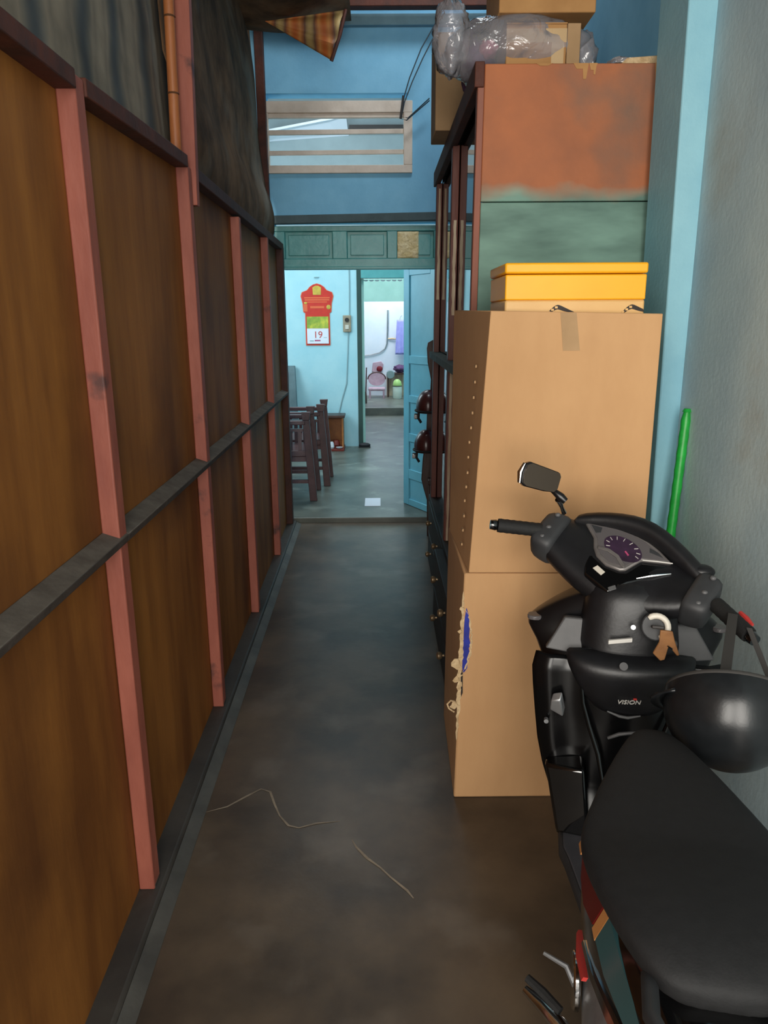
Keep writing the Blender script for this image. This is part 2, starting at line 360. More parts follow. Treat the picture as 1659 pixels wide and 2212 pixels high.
# ---- blue end wall with the vent and the doorway
wb = MB(); y0, y1 = YB, YB + 0.13
vx0, vx1, vz0, vz1 = -0.80, 0.215, 2.645, 3.16
wb.box(-2.2, -0.775, y0, y1, 0, 2.3); wb.box(0.46, 1.07, y0, y1, 0, 2.3)
wb.box(-2.2, 1.07, y0, y1, 2.3, vz0); wb.box(-2.2, vx0, y0, y1, vz0, vz1); wb.box(vx1, 1.07, y0, y1, vz0, vz1); wb.box(-2.2, 1.07, y0, y1, vz1, 4.75)
struct(wb.build('wall_back', 'blue_wall', smooth=0))
struct(MB().box(-1.2, 1.06, YB - 0.05, YB + 0.01, 3.57, 3.64).build('trim_3', 'concrete_band', bevel=0.006))
struct(MB().hexa([(-0.9, YB - 0.035, 2.285), (1.06, YB - 0.035, 2.318), (1.06, YB + 0.02, 2.318), (-0.9, YB + 0.02, 2.285)],
                 [(-0.9, YB - 0.035, 2.343), (1.06, YB - 0.035, 2.375), (1.06, YB + 0.02, 2.375), (-0.9, YB + 0.02, 2.343)]).build('trim_1', 'lintel', bevel=0.004))
# vent
wn = struct(empty('window_1', (0, YB, 0)))
f = MB(); Yf = -0.022
f.box(-0.825, 0.246, Yf, 0.03, 3.03, 3.107); f.box(-0.825, 0.246, Yf, 0.03, 2.632, 2.686); f.box(-0.825, -0.785, Yf, 0.03, 2.686, 3.03); f.box(0.183, 0.246, Yf, 0.03, 2.686, 3.03)
f.build('window_frame', 'frame_cream', wn, bevel=0.004)
f2 = MB().box(-0.785, 0.183, -0.006, 0.03, 3.0, 3.03, 0); f2.build('slat', ['frame_cream'], wn, bevel=0.003)
for za, zb in ((2.890, 2.922), (2.756, 2.786)):
    b = MB().hexa([(-0.785, -0.005, za), (0.183, -0.005, za + 0.006), (0.183, 0.022, za + 0.006), (-0.785, 0.022, za)],
                  [(-0.785, -0.005, zb), (0.183, -0.005, zb + 0.006), (0.183, 0.022, zb + 0.006), (-0.785, 0.022, zb)])
    b.build('slat', 'frame_cream', wn, bevel=0.003)
# panelled transom over the doorway
tr = struct(empty('trim_2', (0, YB, 0)))
t = MB(); zt, zb_ = 2.276, 1.985
t.box(-0.775, 0.46, 0.0, 0.045, 2.238, zt); t.box(-0.775, 0.46, 0.0, 0.045, zb_, 2.045)
for xa, xb in ((-0.775, -0.70), (-0.345, -0.238), (0.062, 0.135), (0.41, 0.46)): t.box(xa, xb, 0.0, 0.045, 2.045, 2.238)
t.build('transom_frame', 'teal_wood', tr, bevel=0.004)
for xa, xb in ((-0.70, -0.345), (-0.238, 0.062), (0.135, 0.41)):
    p = MB().box(xa, xb, 0.022, 0.036, 2.045, 2.238); p.box(xa + 0.025, xb - 0.025, 0.014, 0.024, 2.068, 2.215); p.build('transom_panel', 'teal_wood', tr, bevel=0.005)
struct(MB().box(-0.715, 0.46, -0.012, 0.06, 1.968, 1.987).build('transom_sill', 'teal_wood', tr, bevel=0.004))
foil = MB().grid(10, 12, lambda a, b: (0.137 + 0.158 * a, YB + 0.004 + 0.006 * noise.noise(Vector((a*6, b*7, 0))), 2.046 + 0.188 * b)).build('foil_sheet', 'gold_foil', solid=0.002)
tag(foil, 'crinkled gold foil sheet stuck on the right transom panel', 'foil')

# ---- doorway 1: its teal door leaf swung into the inner room
d1 = struct(empty('door_1', (0.452, 5.90, 0.045)))
hx, hy = 0.216 - 0.452, 6.325 - 5.90
d1.rotation_euler = (0, 0, math.atan2(hy, hx))
LW, DH = 0.485, 1.955
rails = [(0.0, 0.055), (0.235, 0.315), (0.555, 0.625), (0.885, 0.945), (1.205, 1.27), (1.90, DH)]
st = MB().box(0, 0.085, -0.02, 0.02, 0, DH); st.box(LW - 0.085, LW, -0.02, 0.02, 0, DH)
for a, b in rails: st.box(0.085, LW - 0.085, -0.02, 0.02, a, b)
st.build('door_frame', 'door_blue', d1, bevel=0.003)
for (a, b), (c, d) in zip(rails[:-1], rails[1:]):
    MB().box(0.085, LW - 0.085, -0.009, 0.009, b, c).build('door_panel', 'door_blue', d1)

# ---- inner room
YC = 9.37
iw = MB(); iw.box(-2.6, -0.275, YC, YC + 0.12, 0.04, 2.2); iw.box(0.42, 1.5, YC, YC + 0.12, 0.04, 2.2); struct(iw.build('wall_far', 'cyan_wall', smooth=0))
struct(MB().box(-2.6, 1.5, YC, YC + 0.12, 2.2, 4.75).build('wall_far', 'upper_wall', smooth=0))
struct(MB().box(-2.66, -2.6, YB, 15.0, 0, 4.75).build('wall_inner_left', 'cyan_wall'))
struct(MB().box(1.5, 1.56, YB, 15.0, 0, 4.75).build('wall_inner_right', 'cyan_wall'))
d2 = struct(empty('door_2', (0, YC, 0)))
MB().box(-0.275, -0.222, -0.012, 0.13, 0.042, 2.2).build('jamb', 'jamb_green', d2, bevel=0.003)
MB().box(0.36, 0.42, -0.012, 0.13, 0.042, 2.2).build('jamb', 'jamb_green', d2, bevel=0.003)
MB().box(-0.222, 0.36, -0.012, 0.13, 2.09, 2.2).build('head', 'teal_wood', d2, bevel=0.003)
MB().box(-0.222, -0.19, 0.05, 0.13, 0.042, 2.085).build('door_stop', 'mint', d2, bevel=0.003)
# passage and kitchen beyond
struct(MB().box(-0.45, -0.35, 9.49, 12.4, 0.04, 3.3).build('wall_passage', 'white_wall'))
struct(MB().box(-2.6, 1.5, 12.40, 12.52, 1.89, 3.3).build('wall_header', 'mint'))
struct(MB().box(-2.6, 1.5, 14.6, 14.7, 0.1, 3.6).build('wall_kitchen', 'white_wall'))
sc = MB()
for i in range(9):
    x = -0.2 + i * 0.07; sc.poly([(x + 0.035 + 0.03 * math.cos(a), 9.55, 2.078 - 0.018 * math.sin(a)) for a in [math.pi * k / 8 for k in range(9)]], (0, 0.004, 0))
tag(sc.build('lace_trim', 'kitchen_white'), 'scalloped white trim along the top of the far doorway', 'trim')

# ---- left plywood partition
wl = struct(empty('wall_left', (-0.627, 0, 0), math.atan(0.0135)))
MB().hexa([(0.022, -0.3, 0.0005), (0.060, -0.3, 0.0005), (0.060, 5.80, 0.0005), (0.022, 5.80, 0.0005)], [(0.022, -0.3, 0.020), (0.061, -0.3, 0.002), (0.061, 5.80, 0.002), (0.022, 5.80, 0.020)]).build('cove', 'cove_cement', wl, bevel=0.001)
SY = [-0.28, 0.745, 1.775, 2.805, 3.84, 4.874]
MB().box(-0.12, 0.022, -0.3, 5.80, 0, 0.034).build('curb', 'cement', wl, bevel=0.01)
zst = [2.12, 2.12, 2.118, 2.125, 2.09, 2.112]
for i, sy in enumerate(SY):
    b = MB().box(-0.044, 0.0, sy, sy + 0.055, 0.034, zst[i]); b.build('stud', 'stud_paint', wl, bevel=0.004)
    MB().box(-0.042, 0.001, sy + 0.004, sy + 0.053, 0.033, 0.047).build('stud_foot', 'cement', wl, bevel=0.003)
MB().box(-0.046, 0.004, 5.68, 5.76, 0.034, 2.12).build('stud', 'stud_dark', wl, bevel=0.004)
sy_all = SY + [5.68]
prev = -0.3
for sy in sy_all:
    MB().box(-0.052, -0.044, prev, sy + 0.02, 1.06, 2.14).build('plywood_panel', 'plywood', wl)
    MB().box(-0.053, -0.045, prev, sy + 0.02, 0.034, 1.06).build('plywood_panel', 'plywood', wl)
    prev = sy + 0.023
prev = -0.3
for sy in sy_all:
    a, b_ = prev, sy + 0.05
    r = MB().hexa([(-0.044, a, 1.054), (0.004, a, 1.054), (0.004, b_, 1.054), (-0.044, b_, 1.054)],
                  [(-0.044, a, 1.092), (0.007, a, 1.074), (0.007, b_, 1.074), (-0.044, b_, 1.092)])
    r.m[1] = 1
    r.build('rail', ['rail_wood', 'dust'], wl, bevel=0.003); prev = b_ + 0.001
MB().hexa([(-0.046, -0.3, 2.075), (0.004, -0.3, 2.075), (0.004, 1.774, 2.085), (-0.046, 1.774, 2.085)],
          [(-0.046, -0.3, 2.115), (0.004, -0.3, 2.115), (0.004, 1.774, 2.125), (-0.046, 1.774, 2.125)]).build('top_beam', 'beam_wood', wl, bevel=0.003)
MB().hexa([(-0.046, 1.835, 2.085), (0.004, 1.835, 2.085), (0.004, 2.80, 2.118), (-0.046, 2.80, 2.118)],
          [(-0.046, 1.835, 2.125), (0.004, 1.835, 2.125), (0.004, 2.80, 2.158), (-0.046, 2.80, 2.158)]).build('top_beam', 'beam_wood', wl, bevel=0.003)
MB().hexa([(-0.046, 2.90, 2.10), (0.002, 2.90, 2.10), (0.002, 5.76, 2.10), (-0.046, 5.76, 2.10)],
          [(-0.046, 2.90, 2.145), (0.002, 2.90, 2.145), (0.002, 5.76, 2.145), (-0.046, 5.76, 2.145)]).build('top_beam', 'stud_dark', wl, bevel=0.003)
# upper post scabbed onto the stud, leaning a little to the room
MB().hexa([(-0.712, 2.868, 2.005), (-0.654, 2.868, 2.005), (-0.654, 2.91, 2.005), (-0.712, 2.91, 2.005)],
          [(-0.668, 2.868, 3.3), (-0.622, 2.868, 3.3), (-0.622, 2.91, 3.3), (-0.668, 2.91, 3.3)]).build('upper_post', 'stud_paint', None, bevel=0.003)
up = bpy.data.objects['upper_post']; tag(up, 'salmon painted upper post standing above the partition, beside the bamboo pole', 'post')
# post at the far end of the upper sheet
fp = MB().box(-0.85, -0.79, 5.74, 5.80, 2.12, 4.0).build('wooden_post', 'beam_wood', bevel=0.004)
tag(fp, 'dark brown post at the left end of the blue wall', 'post')

# bamboo pole
bp_ = empty('bamboo_pole', (-0.700, 2.80, 2.14), 0, 'orange bamboo pole standing on the dark top beam by the salmon post', 'pole')
bt = Vector((0.022, 0.0, 1.1)); MB().tube([(0, 0, 0), bt * 0.25, bt * 0.5, bt], [0.0185, 0.018, 0.018, 0.017], 12).build('cane', 'pole_bamboo', bp_)
for k in (0.19, 0.40, 0.72):
    MB().tube([bt * k - Vector((0, 0, 0.004)), bt * k, bt * k + Vector((0, 0, 0.004))], [0.0175, 0.0205, 0.0175], 12).build('cane_joint', 'bamboo_node', bp_)

# tarpaulins on the upper wall
def xwall(y): return -0.627 - 0.0135 * y
def f_str(a, b):
    y = -0.25 + 3.40 * a; z = 2.13 + 1.35 * b
    return (xwall(y) - 0.060 - 0.035 * a * a + 0.004 * math.sin(y * 16 + 1.5 * math.sin(z * 3)) * b + 0.012 * noise.noise(Vector((y*3, z*2, 0))) - 0.05 * b, y, z)
tag(MB().grid(110, 24, f_str).build('striped_tarp', 'tarp_striped', solid=0.003), 'old grey striped tarpaulin hung above the plywood partition, near end', 'tarpaulin')
def f_drk(a, b):
    y = 2.93 + 2.80 * a; z = 2.13 + 1.75 * b
    x = xwall(y) - 0.060 - 0.10 * b * a + 0.05 * noise.noise(Vector((y*1.6, z*1.6, 3))) * (0.3 + b) - 0.02
    if b < 0.22: x += 0.035 * math.sin(math.pi * b / 0.22)
    return (x, y, z)
tag(MB().grid(60, 40, f_drk).build('dark_tarp', 'tarp_dark', solid=0.003), 'dark dusty tarpaulin hung above the far half of the partition', 'tarpaulin')
# tarpaulin under the roof; its loose far corner hangs down
def f_top(a, b):
    x = -0.95 + 0.78 * a; y = 2.2 + 3.3 * b
    return (x, y, 3.72 - 0.26 * b + 0.03 * math.sin(a * 5 + b * 3) + 0.03 * noise.noise(Vector((x*3, y*2, 5))) - 0.10 * math.sin(math.pi * b) * (1 - a) )
tag(MB().grid(24, 40, f_top).build('roof_tarp', 'tarp_dark', solid=0.003), 'dark tarpaulin slung under the roof at the top left', 'tarpaulin')
P0, P1, P2 = Vector((-0.70, 5.25, 3.41)), Vector((-0.20, 5.25, 3.47)), Vector((-0.292, 5.25, 3.19))
def f_org(a, b):
    p = (P0 * (1 - a) + P1 * a); q = P0 * (1 - a) + P2 * a
    r = p * (1 - b) + q * b
    return r + Vector((0, -0.05 * math.sin(math.pi * b) * a + 0.015 * math.sin(b * 14) * a, 0.012 * math.sin(b * 9) * a))
ot = empty('hanging_tarp_corner', P0, 0, 'orange and tan striped tarpaulin corner hanging before the blue wall', 'tarpaulin')
g = MB().grid(20, 20, lambda a, b: f_org(a, b) - P0); g.build('sheet', 'tarp_orange', ot, solid=0.003)
MB().tube([P1 - P0 + Vector((0.004, -0.004, 0)), (P1 * 0.5 + P2 * 0.5) - P0 + Vector((0.012, -0.02, 0)), P2 - P0 + Vector((0.0, -0.004, -0.005))], [0.010, 0.013, 0.012], 8).build('hem', 'beam_wood', ot)
bm_ = MB().box(-0.9, 1.04, 5.62, 5.70, 3.625, 3.705).build('roof_beam', 'beam_wood', bevel=0.005)
tag(bm_, 'brown wooden roof beam crossing before the top of the blue wall', 'beam')

# black wires looping in front of the blue wall
wr = empty('electric_wires', (0.15, 5.72, 2.95), 0, 'thin black wires looping down the blue wall beside the vent', 'wire')
def wire(pts, r=0.004): return MB().tube([Vector(p) - Vector((0.15, 5.72, 2.95)) for p in pts], r, 6)
wire([(0.42, 5.69, 3.64), (0.40, 5.72, 3.56), (0.30, 5.71, 3.40), (0.22, 5.72, 3.22), (0.175, 5.72, 3.08), (0.16, 5.72, 2.965), (0.20, 5.72, 2.955), (0.36, 5.72, 3.08)]).build('wire', 'wire', wr)
wire([(0.44, 5.69, 3.64), (0.40, 5.725, 3.50), (0.31, 5.72, 3.34), (0.24, 5.725, 3.20), (0.185, 5.725, 3.07), (0.165, 5.725, 2.98), (0.21, 5.725, 2.97), (0.36, 5.725, 3.095)]).build('wire', 'wire', wr)
wire([(0.178, 5.718, 3.11), (0.168, 5.718, 3.03), (0.158, 5.718, 2.965)], 0.009).build('wire_sleeve', 'cabinet_dark', wr)

# slanted white sheet seen through the vent, in the upper inner room
ws = MB().hexa([(-1.30, 9.20, 3.66), (-0.36, 9.20, 3.82), (-0.34, 9.368, 3.66), (-1.30, 9.368, 3.60)], [(-1.30, 9.20, 3.685), (-0.36, 9.20, 3.845), (-0.34, 9.368, 3.67), (-1.30, 9.368, 3.61)]).build('white_sheet', 'kitchen_white')
tag(ws, 'slanted white board high in the inner room, seen through the vent', 'board')
ds = MB().box(-0.33, 0.45, 9.30, 9.365, 3.70, 3.76).build('dark_slot', 'cabinet_dark'); tag(ds, 'long dark ledge on the wall seen through the vent', 'ledge')

# ================================================================== CABINET (shears right a little as it stands)
CB = empty('glass_door_cabinet', (0.328, 2.88, 0), 0, 'tall worn wooden wardrobe with dark glass doors, orange and teal painted side', 'wardrobe')
def csh(x, y, z): return (x + z * 0.009, y, z)
CD, CL, CH = 0.70, 2.00, 2.46     # depth (x), length (y), height
def cpart(b, name, m, bevel=0.003, parent=CB): return b.xf(csh).build(name, m, parent, bevel=bevel)
cpart(MB().box(0.024, CD - 0.02, 0, 0.02, 0.03, CH - 0.42 - 0.03), 'side_panel', 'cabinet_side')
cpart(MB().box(0.024, CD - 0.02, 0, 0.02, CH - 0.447, CH - 0.0), 'side_panel', 'cabinet_side')
cpart(MB().box(0.04, CD - 0.02, CL - 0.02, CL, 0.03, CH), 'side_panel', 'cabinet_dark')
cpart(MB().box(CD - 0.02, CD - 0.005, 0.0, CL, 0.03, CH), 'back_panel', 'cabinet_dark')
cpart(MB().box(0.02, CD - 0.02, 0.02, CL - 0.02, CH - 0.025, CH), 'top_panel', 'cabinet_dark')
cpart(MB().box(0.03, CD - 0.02, 0.02, CL - 0.02, 0.03, 0.06), 'bottom_panel', 'cabinet_dark')
cpart(MB().box(0.0, 0.024, 0.0, 0.045, 0.42, CH), 'corner_post', 'cabinet_front_paint')
for ya in (0.90, 1.90):
    cpart(MB().box(0.0, 0.034, ya, ya + 0.06, 0.42, CH - 0.07), 'stile', 'cabinet_stile')
    for za, zb in ((0.46, 1.34), (1.62, 2.06)) if ya < 1 else ((1.72, 2.36),):
        b = MB(); n = 14; L_ = [(0.010 + 0.004 * random.random(), ya - 0.0015, za + (zb - za) * k / n) for k in range(n + 1)]; R_ = [(0.023 + 0.005 * random.random(), ya - 0.0015, za + (zb - za) * k / n) for k in range(n + 1)]
        b.poly(L_ + R_[::-1], (0, 0.0014, 0)); cpart(b, 'worn_edge', 'cabinet_worn', 0)
for ya, yb in ((0.047, 0.898), (0.962, 1.898)):
    cpart(MB().box(0.036, 0.043, ya, yb, 1.41, 2.385), 'glass_door', 'cabinet_glass', 0.0)
    cpart(MB().box(0.036, 0.043, ya, yb, 0.46, 1.36), 'glass_door', 'cabinet_glass', 0.0)
cpart(MB().box(-0.020, 0.06, 0.047, CL, 1.362, 1.402), 'middle_rail', 'rail_dusty')
cpart(MB().box(-0.006, 0.06, 0.047, CL, 0.42, 0.46), 'lower_rail', 'cabinet_dark')
cpart(MB().box(-0.012, 0.022, -0.008, CL + 0.01, CH - 0.075, CH + 0.006), 'cornice', 'beam_wood')
for ya, yb, xf_ in ((0.03, 0.90, -0.048), (0.915, 1.98, -0.008)):
    for za, zb in ((0.215, 0.415), (0.012, 0.205)):
        dr = cpart(MB().box(xf_, 0.05, ya, yb, za, zb), 'drawer', 'cabinet_dark', 0.004)
        for yk in ((0.20, 0.64) if ya < 0.5 else (1.2, 1.7)):
            zk = (za + zb) / 2 + 0.02
            MB().tube([csh(xf_ - d_, yk, zk) for d_ in (0.0, 0.008, 0.010, 0.018, 0.028, 0.034, 0.036)], [0.006, 0.006, 0.013, 0.018, 0.018, 0.012, 0.004], 12).build('knob', 'brass', dr)
# splinters of raw wood along the top of the painted side
for x, wd, h in ((0.33, 0.05, 0.018), (0.362, 0.022, 0.05), (0.40, 0.012, 0.036), (0.385, 0.03, 0.022), (0.20, 0.06, 0.008), (0.615, 0.024, 0.05), (0.655, 0.012, 0.026)):
    y_ = -0.0016 - 0.0006 * random.random(); b = MB().hexa([(x + wd * 0.25, y_, CH - h), (x + wd * 0.7, y_, CH - h), (x + wd * 0.7, -0.0002, CH - h), (x + wd * 0.25, -0.0002, CH - h)],
        [(x, y_, CH), (x + wd, y_, CH), (x + wd, -0.0002, CH), (x, -0.0002, CH)])
    cpart(b, 'bare_wood_chip', 'cardboard_orange', 0)
# ---- things on the cabinet
TZ = CH + 0.0075
def carton(name, label, cat, x0, x1, y0, y1, z0, z1, m, flaps=True, tape=True, group=None):
    r = empty(name, ((x0 + x1) / 2, (y0 + y1) / 2, z0), 0, label, cat, group)
    hx, hy, h = (x1 - x0) / 2, (y1 - y0) / 2, z1 - z0
    MB().box(-hx, hx, -hy, hy, 0, h - 0.004).build('body', m, r, bevel=0.004)
    if flaps:
        MB().box(-hx, hx, -hy, -0.001, h - 0.004, h).build('flap', m, r, bevel=0.001)
        MB().box(-hx, hx, 0.001, hy, h - 0.004, h).build('flap', m, r, bevel=0.001)
    if tape: MB().box(-0.03, 0.03, -hy - 0.0012, hy, h, h + 0.001).box(-0.03, 0.03, -hy - 0.0012, -hy, h - 0.08, h).build('tape', 'tape', r)
    return r
carton('carton', 'dusty brown carton overhanging the wardrobe top before the blue wall', 'box', 0.270, 0.68, 3.85, 4.15, TZ, 2.88, 'cardboard_brown', tape=False)
cf = empty('carton', (0.603, 3.16, TZ), 0, 'small taped carton in the plastic bag on the wardrobe', 'box')
MB().box(-0.135, 0.085, -0.13, 0.13, 0, 0.165).build('body', 'cardboard_orange', cf, bevel=0.004)
MB().box(-0.135, 0.085, -0.13, -0.001, 0.165, 0.169).build('flap', 'cardboard_orange', cf); MB().box(-0.135, 0.085, 0.001, 0.13, 0.165, 0.169).build('flap', 'cardboard_orange', cf)
MB().box(0.087, 0.135, -0.128, 0.13, 0, 0.168).build('end_flap', 'cardboard_brown', cf, bevel=0.002)
MB().box(-0.135, 0.084, -0.1315, -0.13, 0.105, 0.150).box(0.03, 0.075, -0.132, -0.13, 0.02, 0.150).build('tape', 'tape', cf)
carton('carton', 'topmost carton lying on the plastic bag above the wardrobe', 'box', 0.44, 0.79, 3.04, 3.40, 2.672, 2.84, 'cardboard_orange')
cb_ = empty('cloth_bundle', (0.395, 3.2, TZ), 0, 'pink and purple clothes bundled inside the clear plastic bag', 'clothes')
def blob(c, rx, ry, rz, amp, sc_, seed, nu=28, nv=18, flat=None):
    b = MB(); c = Vector(c); rings = []
    for i in range(1, nv):
        a = math.pi * i / nv; ring = []
        for k in range(nu):
            t_ = 2 * math.pi * k / nu; d = Vector((math.sin(a) * math.cos(t_), math.sin(a) * math.sin(t_), -math.cos(a)))
            q = 1 + amp * noise.noise(d * sc_ + Vector((seed, seed, seed))) + amp * 0.5 * noise.noise(d * sc_ * 2.3 + Vector((seed, 0, 3)))
            p = c + Vector((rx * d.x, ry * d.y, rz * d.z)) * q
            if flat is not None: p.z = max(p.z, flat)
            ring.append(p)
        rings.append(ring)
    return b.loft(rings)
blob((-0.005, 0.06, 0.09), 0.068, 0.09, 0.09, 0.25, 2.4, 1.0, flat=0.0).build('purple_cloth', 'purple_cloth', cb_, smooth=80)
blob((0.028, -0.03, 0.125), 0.034, 0.06, 0.028, 0.25, 2.4, 5.0, flat=0.09).build('pink_cloth', 'pink_cloth', cb_, smooth=80)
pb = empty('plastic_bag', (0.52, 3.18, TZ), 0, 'clear crinkled plastic bag of clothes and a carton on the wardrobe', 'bag')
def bagf():
    b = blob((0.015, 0.0, 0.115), 0.285, 0.175, 0.125, 0.10, 2.2, 9.0, 64, 36, flat=0.001)
    return b
bagf().build('film', 'bag_film', pb, smooth=60)
blob((-0.245, -0.06, 0.15), 0.07, 0.07, 0.13, 0.22, 2.6, 21.0, 30, 18).build('film_fold', 'bag_film', pb, smooth=60)
blob((0.255, -0.04, 0.085), 0.05, 0.07, 0.09, 0.22, 2.6, 31.0, 30, 18, flat=0.002).build('film_fold', 'bag_film', pb, smooth=60)
fc = empty('flattened_carton', (0.93, 3.0, TZ), 0, 'folded scrap of cardboard and plastic at the right end of the wardrobe top', 'cardboard')
MB().hexa([(-0.075, -0.08, 0), (0.075, -0.08, 0), (0.075, 0.2, 0), (-0.075, 0.2, 0)], [(-0.05, -0.08, 0.022), (0.075, -0.08, 0.03), (0.075, 0.2, 0.03), (-0.05, 0.2, 0.022)]).build('sheet', 'cardboard_torn', fc, bevel=0.004)
blob((-0.06, -0.03, 0.018), 0.05, 0.05, 0.017, 0.3, 3, 44, 20, 12, flat=0.0).build('plastic_scrap', 'bag_film', fc, smooth=25)

# ================================================================== CARTONS in front of the cabinet
lo = empty('large_carton', (0.244, 2.23, 0), 0, 'large plain carton on the floor with a torn corner, under another carton', 'box')
LB = [(0.0, 0.0, 0), (0.60, 0.0, 0), (0.60, 0.55, 0), (0.012, 0.55, 0)]; LT = [(0.020, 0.0, 0.818), (0.60, 0.0, 0.812), (0.60, 0.55, 0.812), (0.020, 0.55, 0.818)]
MB().hexa(LB, LT).build('body', 'cardboard', lo, bevel=0.006)
# rip along the near left corner: blue plastic shows through, ragged paper edge on both sides
def corner(z): return 0.020 * z / 0.818
rip = [(0.70, 0.001), (0.67, 0.010), (0.63, 0.014), (0.60, 0.013), (0.575, 0.019), (0.56, 0.014), (0.535, 0.020), (0.51, 0.012), (0.49, 0.012), (0.475, 0.003)]
b = MB()
right = [(corner(z) + 0.012 + wv, -0.0022, z) for z, wv in rip]; left = [(corner(z) + 0.012 - wv * 0.35, -0.0022, z) for z, wv in reversed(rip)]
b.poly(right + left, (0, 0.002, 0)); b.build('blue_lining', 'blue_plastic', lo)
b = MB(); b.poly([(corner(0.48) + 0.010, -0.0022, 0.485), (corner(0.42) + 0.013, -0.0022, 0.40), (corner(0.4) + 0.008, -0.0022, 0.385), (corner(0.45) + 0.004, -0.0022, 0.47)], (0, 0.002, 0)); b.build('tear', 'ink', lo)
def ragged(z0, z1, n, xa, xb, j, y):
    L_ = []; R_ = []
    for k in range(n + 1):
        z = z0 + (z1 - z0) * k / n; t_ = math.sin(math.pi * k / n) ** 0.5
        L_.append((corner(z) + xa * t_ + random.uniform(-j, j) * t_, y + random.uniform(-0.002, 0.0), z)); R_.append((corner(z) + xb * t_ + random.uniform(-j, j) * t_, y + random.uniform(-0.002, 0.0), z + random.uniform(-0.004, 0.004)))
    b = MB(); m = n + 1
    b.add(L_ + R_, [(k, k + 1, m + k + 1, m + k) for k in range(n)]); return b
ragged(0.22, 0.76, 46, -0.006, 0.008, 0.0035, -0.0006).build('torn_edge', 'cardboard_torn', lo, solid=0.002, smooth=0)
ragged(0.47, 0.70, 22, 0.030, 0.037, 0.004, -0.0008).build('torn_edge', 'cardboard_torn', lo, solid=0.0014, smooth=0)
for z, x_, r_ in ((0.505, -0.012, 0.020), (0.45, -0.012, 0.013), (0.355, -0.014, 0.016), (0.62, -0.006, 0.008), (0.70, -0.004, 0.007)):
    pts = [(corner(z) + x_ + r_ * math.cos(t) * random.uniform(0.5, 1.1), -0.004 - 0.004 * random.random(), z + r_ * math.sin(t) * random.uniform(0.6, 1.2)) for t in [2 * math.pi * k / 9 for k in range(9)]]
    MB().poly(pts, (0.002, 0.004, 0)).build('torn_flake', 'cardboard_torn', lo, smooth=0)
MB().tube([(-0.004, -0.002, 0.33), (-0.022, -0.006, 0.345), (-0.028, -0.004, 0.36), (-0.016, -0.002, 0.372), (-0.004, 0, 0.368)], 0.003, 6).build('torn_curl', 'cardboard_torn', lo)
uo = empty('large_carton', (0.262, 2.23, 0.819), 0, 'upper large carton on top of another, holding the yellow box', 'box')
H2 = 0.805
UB = [(0.016, 0.0, 0.001), (0.566, 0.0, -0.004), (0.566, 0.50, -0.004), (0.0, 0.50, 0.001)]; UT = [(0.062, 0.0, H2), (0.565, 0.0, H2 - 0.011), (0.565, 0.50, H2 - 0.011), (0.004, 0.50, H2 + 0.008)]
def lerp(a, b_, t_): return tuple(a[i] * (1 - t_) + b_[i] * t_ for i in range(3))
IN = 0.006
UTi = [(UT[0][0] + IN, IN, H2), (UT[1][0] - IN, IN, H2 - 0.011), (UT[2][0] - IN, 0.5 - IN, H2 - 0.011), (UT[3][0] + IN, 0.5 - IN, H2 + 0.008)]
Uf = [(p[0], p[1], 0.745) for p in UTi]
MB().add(UB + UT + UTi + Uf, [(3, 2, 1, 0), (0, 1, 5, 4), (1, 2, 6, 5), (2, 3, 7, 6), (3, 0, 4, 7), (4, 5, 9, 8), (5, 6, 10, 9), (6, 7, 11, 10), (7, 4, 8, 11),
    (8, 9, 13, 12), (9, 10, 14, 13), (10, 11, 15, 14), (11, 8, 12, 15), (12, 13, 14, 15)]).build('body', 'cardboard', uo, bevel=0.003)
MB().poly([(0.265, -0.0012, H2 - 0.006), (0.312, -0.0012, H2 - 0.007), (0.328, -0.0012, H2 - 0.115), (0.278, -0.0012, H2 - 0.115)], (0, 0.001, 0)).build('tape', 'cardboard_brown', uo)
for i in range(26):
    z = 0.06 + 0.60 * i / 25; xx = 0.016 - 0.012 + (0.046) * z / H2
    MB().box(xx - 0.006, xx - 0.001 , 0.10 + 0.02 * random.random(), 0.13, z, z + 0.008).build('staple_tear', 'cardboard_brown', uo) if i % 2 == 0 else None

# yellow box in the open top
yb = empty('yellow_box', (0.578, 2.42, 1.566), 0, 'bright yellow lidded box with a beige band, sitting in the top carton', 'box')
YW, YD = 0.207, 0.15
MB().box(-YW, YW, -YD, YD, 0.0, 0.088).build('printed_band', 'beige_print', yb, bevel=0.006)
MB().box(-YW - 0.0005, YW + 0.0005, -YD - 0.0005, YD + 0.0005, 0.088, 0.160).build('body', 'yellow', yb, bevel=0.004)
MB().box(-YW - 0.003, YW + 0.003, -YD - 0.003, YD + 0.003, 0.1625, 0.193).build('lid', 'yellow', yb, bevel=0.006)
for cx_ in (-0.055, 0.165):      # the printed swoosh mark, cut off by the carton edge
    o_ = MB(); n_ = 14
    up_ = []; dn_ = []
    for k in range(n_ + 1):
        t_ = k / n_; x = cx_ - 0.035 + 0.092 * t_
        if x > YW - 0.002: x = YW - 0.002
        zc = 0.040 + 0.037 * math.sin(min(1, t_ * 1.9) * math.pi / 2) - 0.025 * max(0, t_ - 0.4) / 0.6
        th = 0.012 * math.sin(math.pi * min(1, t_ * 0.9 + 0.1)) + 0.001
        up_.append((x, -YD - 0.0014, zc)); dn_.append((x, -YD - 0.0014, zc - th))
    o_.poly(up_ + dn_[::-1], (0, 0.001, 0)); o_.build('print_mark', 'ink', yb)
    for k in range(3):
        MB().box(cx_ - 0.026 + 0.011 * k, cx_ - 0.018 + 0.011 * k, -YD - 0.0022, -YD - 0.0015, 0.050 + 0.007 * k, 0.056 + 0.007 * k).build('print_fleck', 'beige_print', yb)

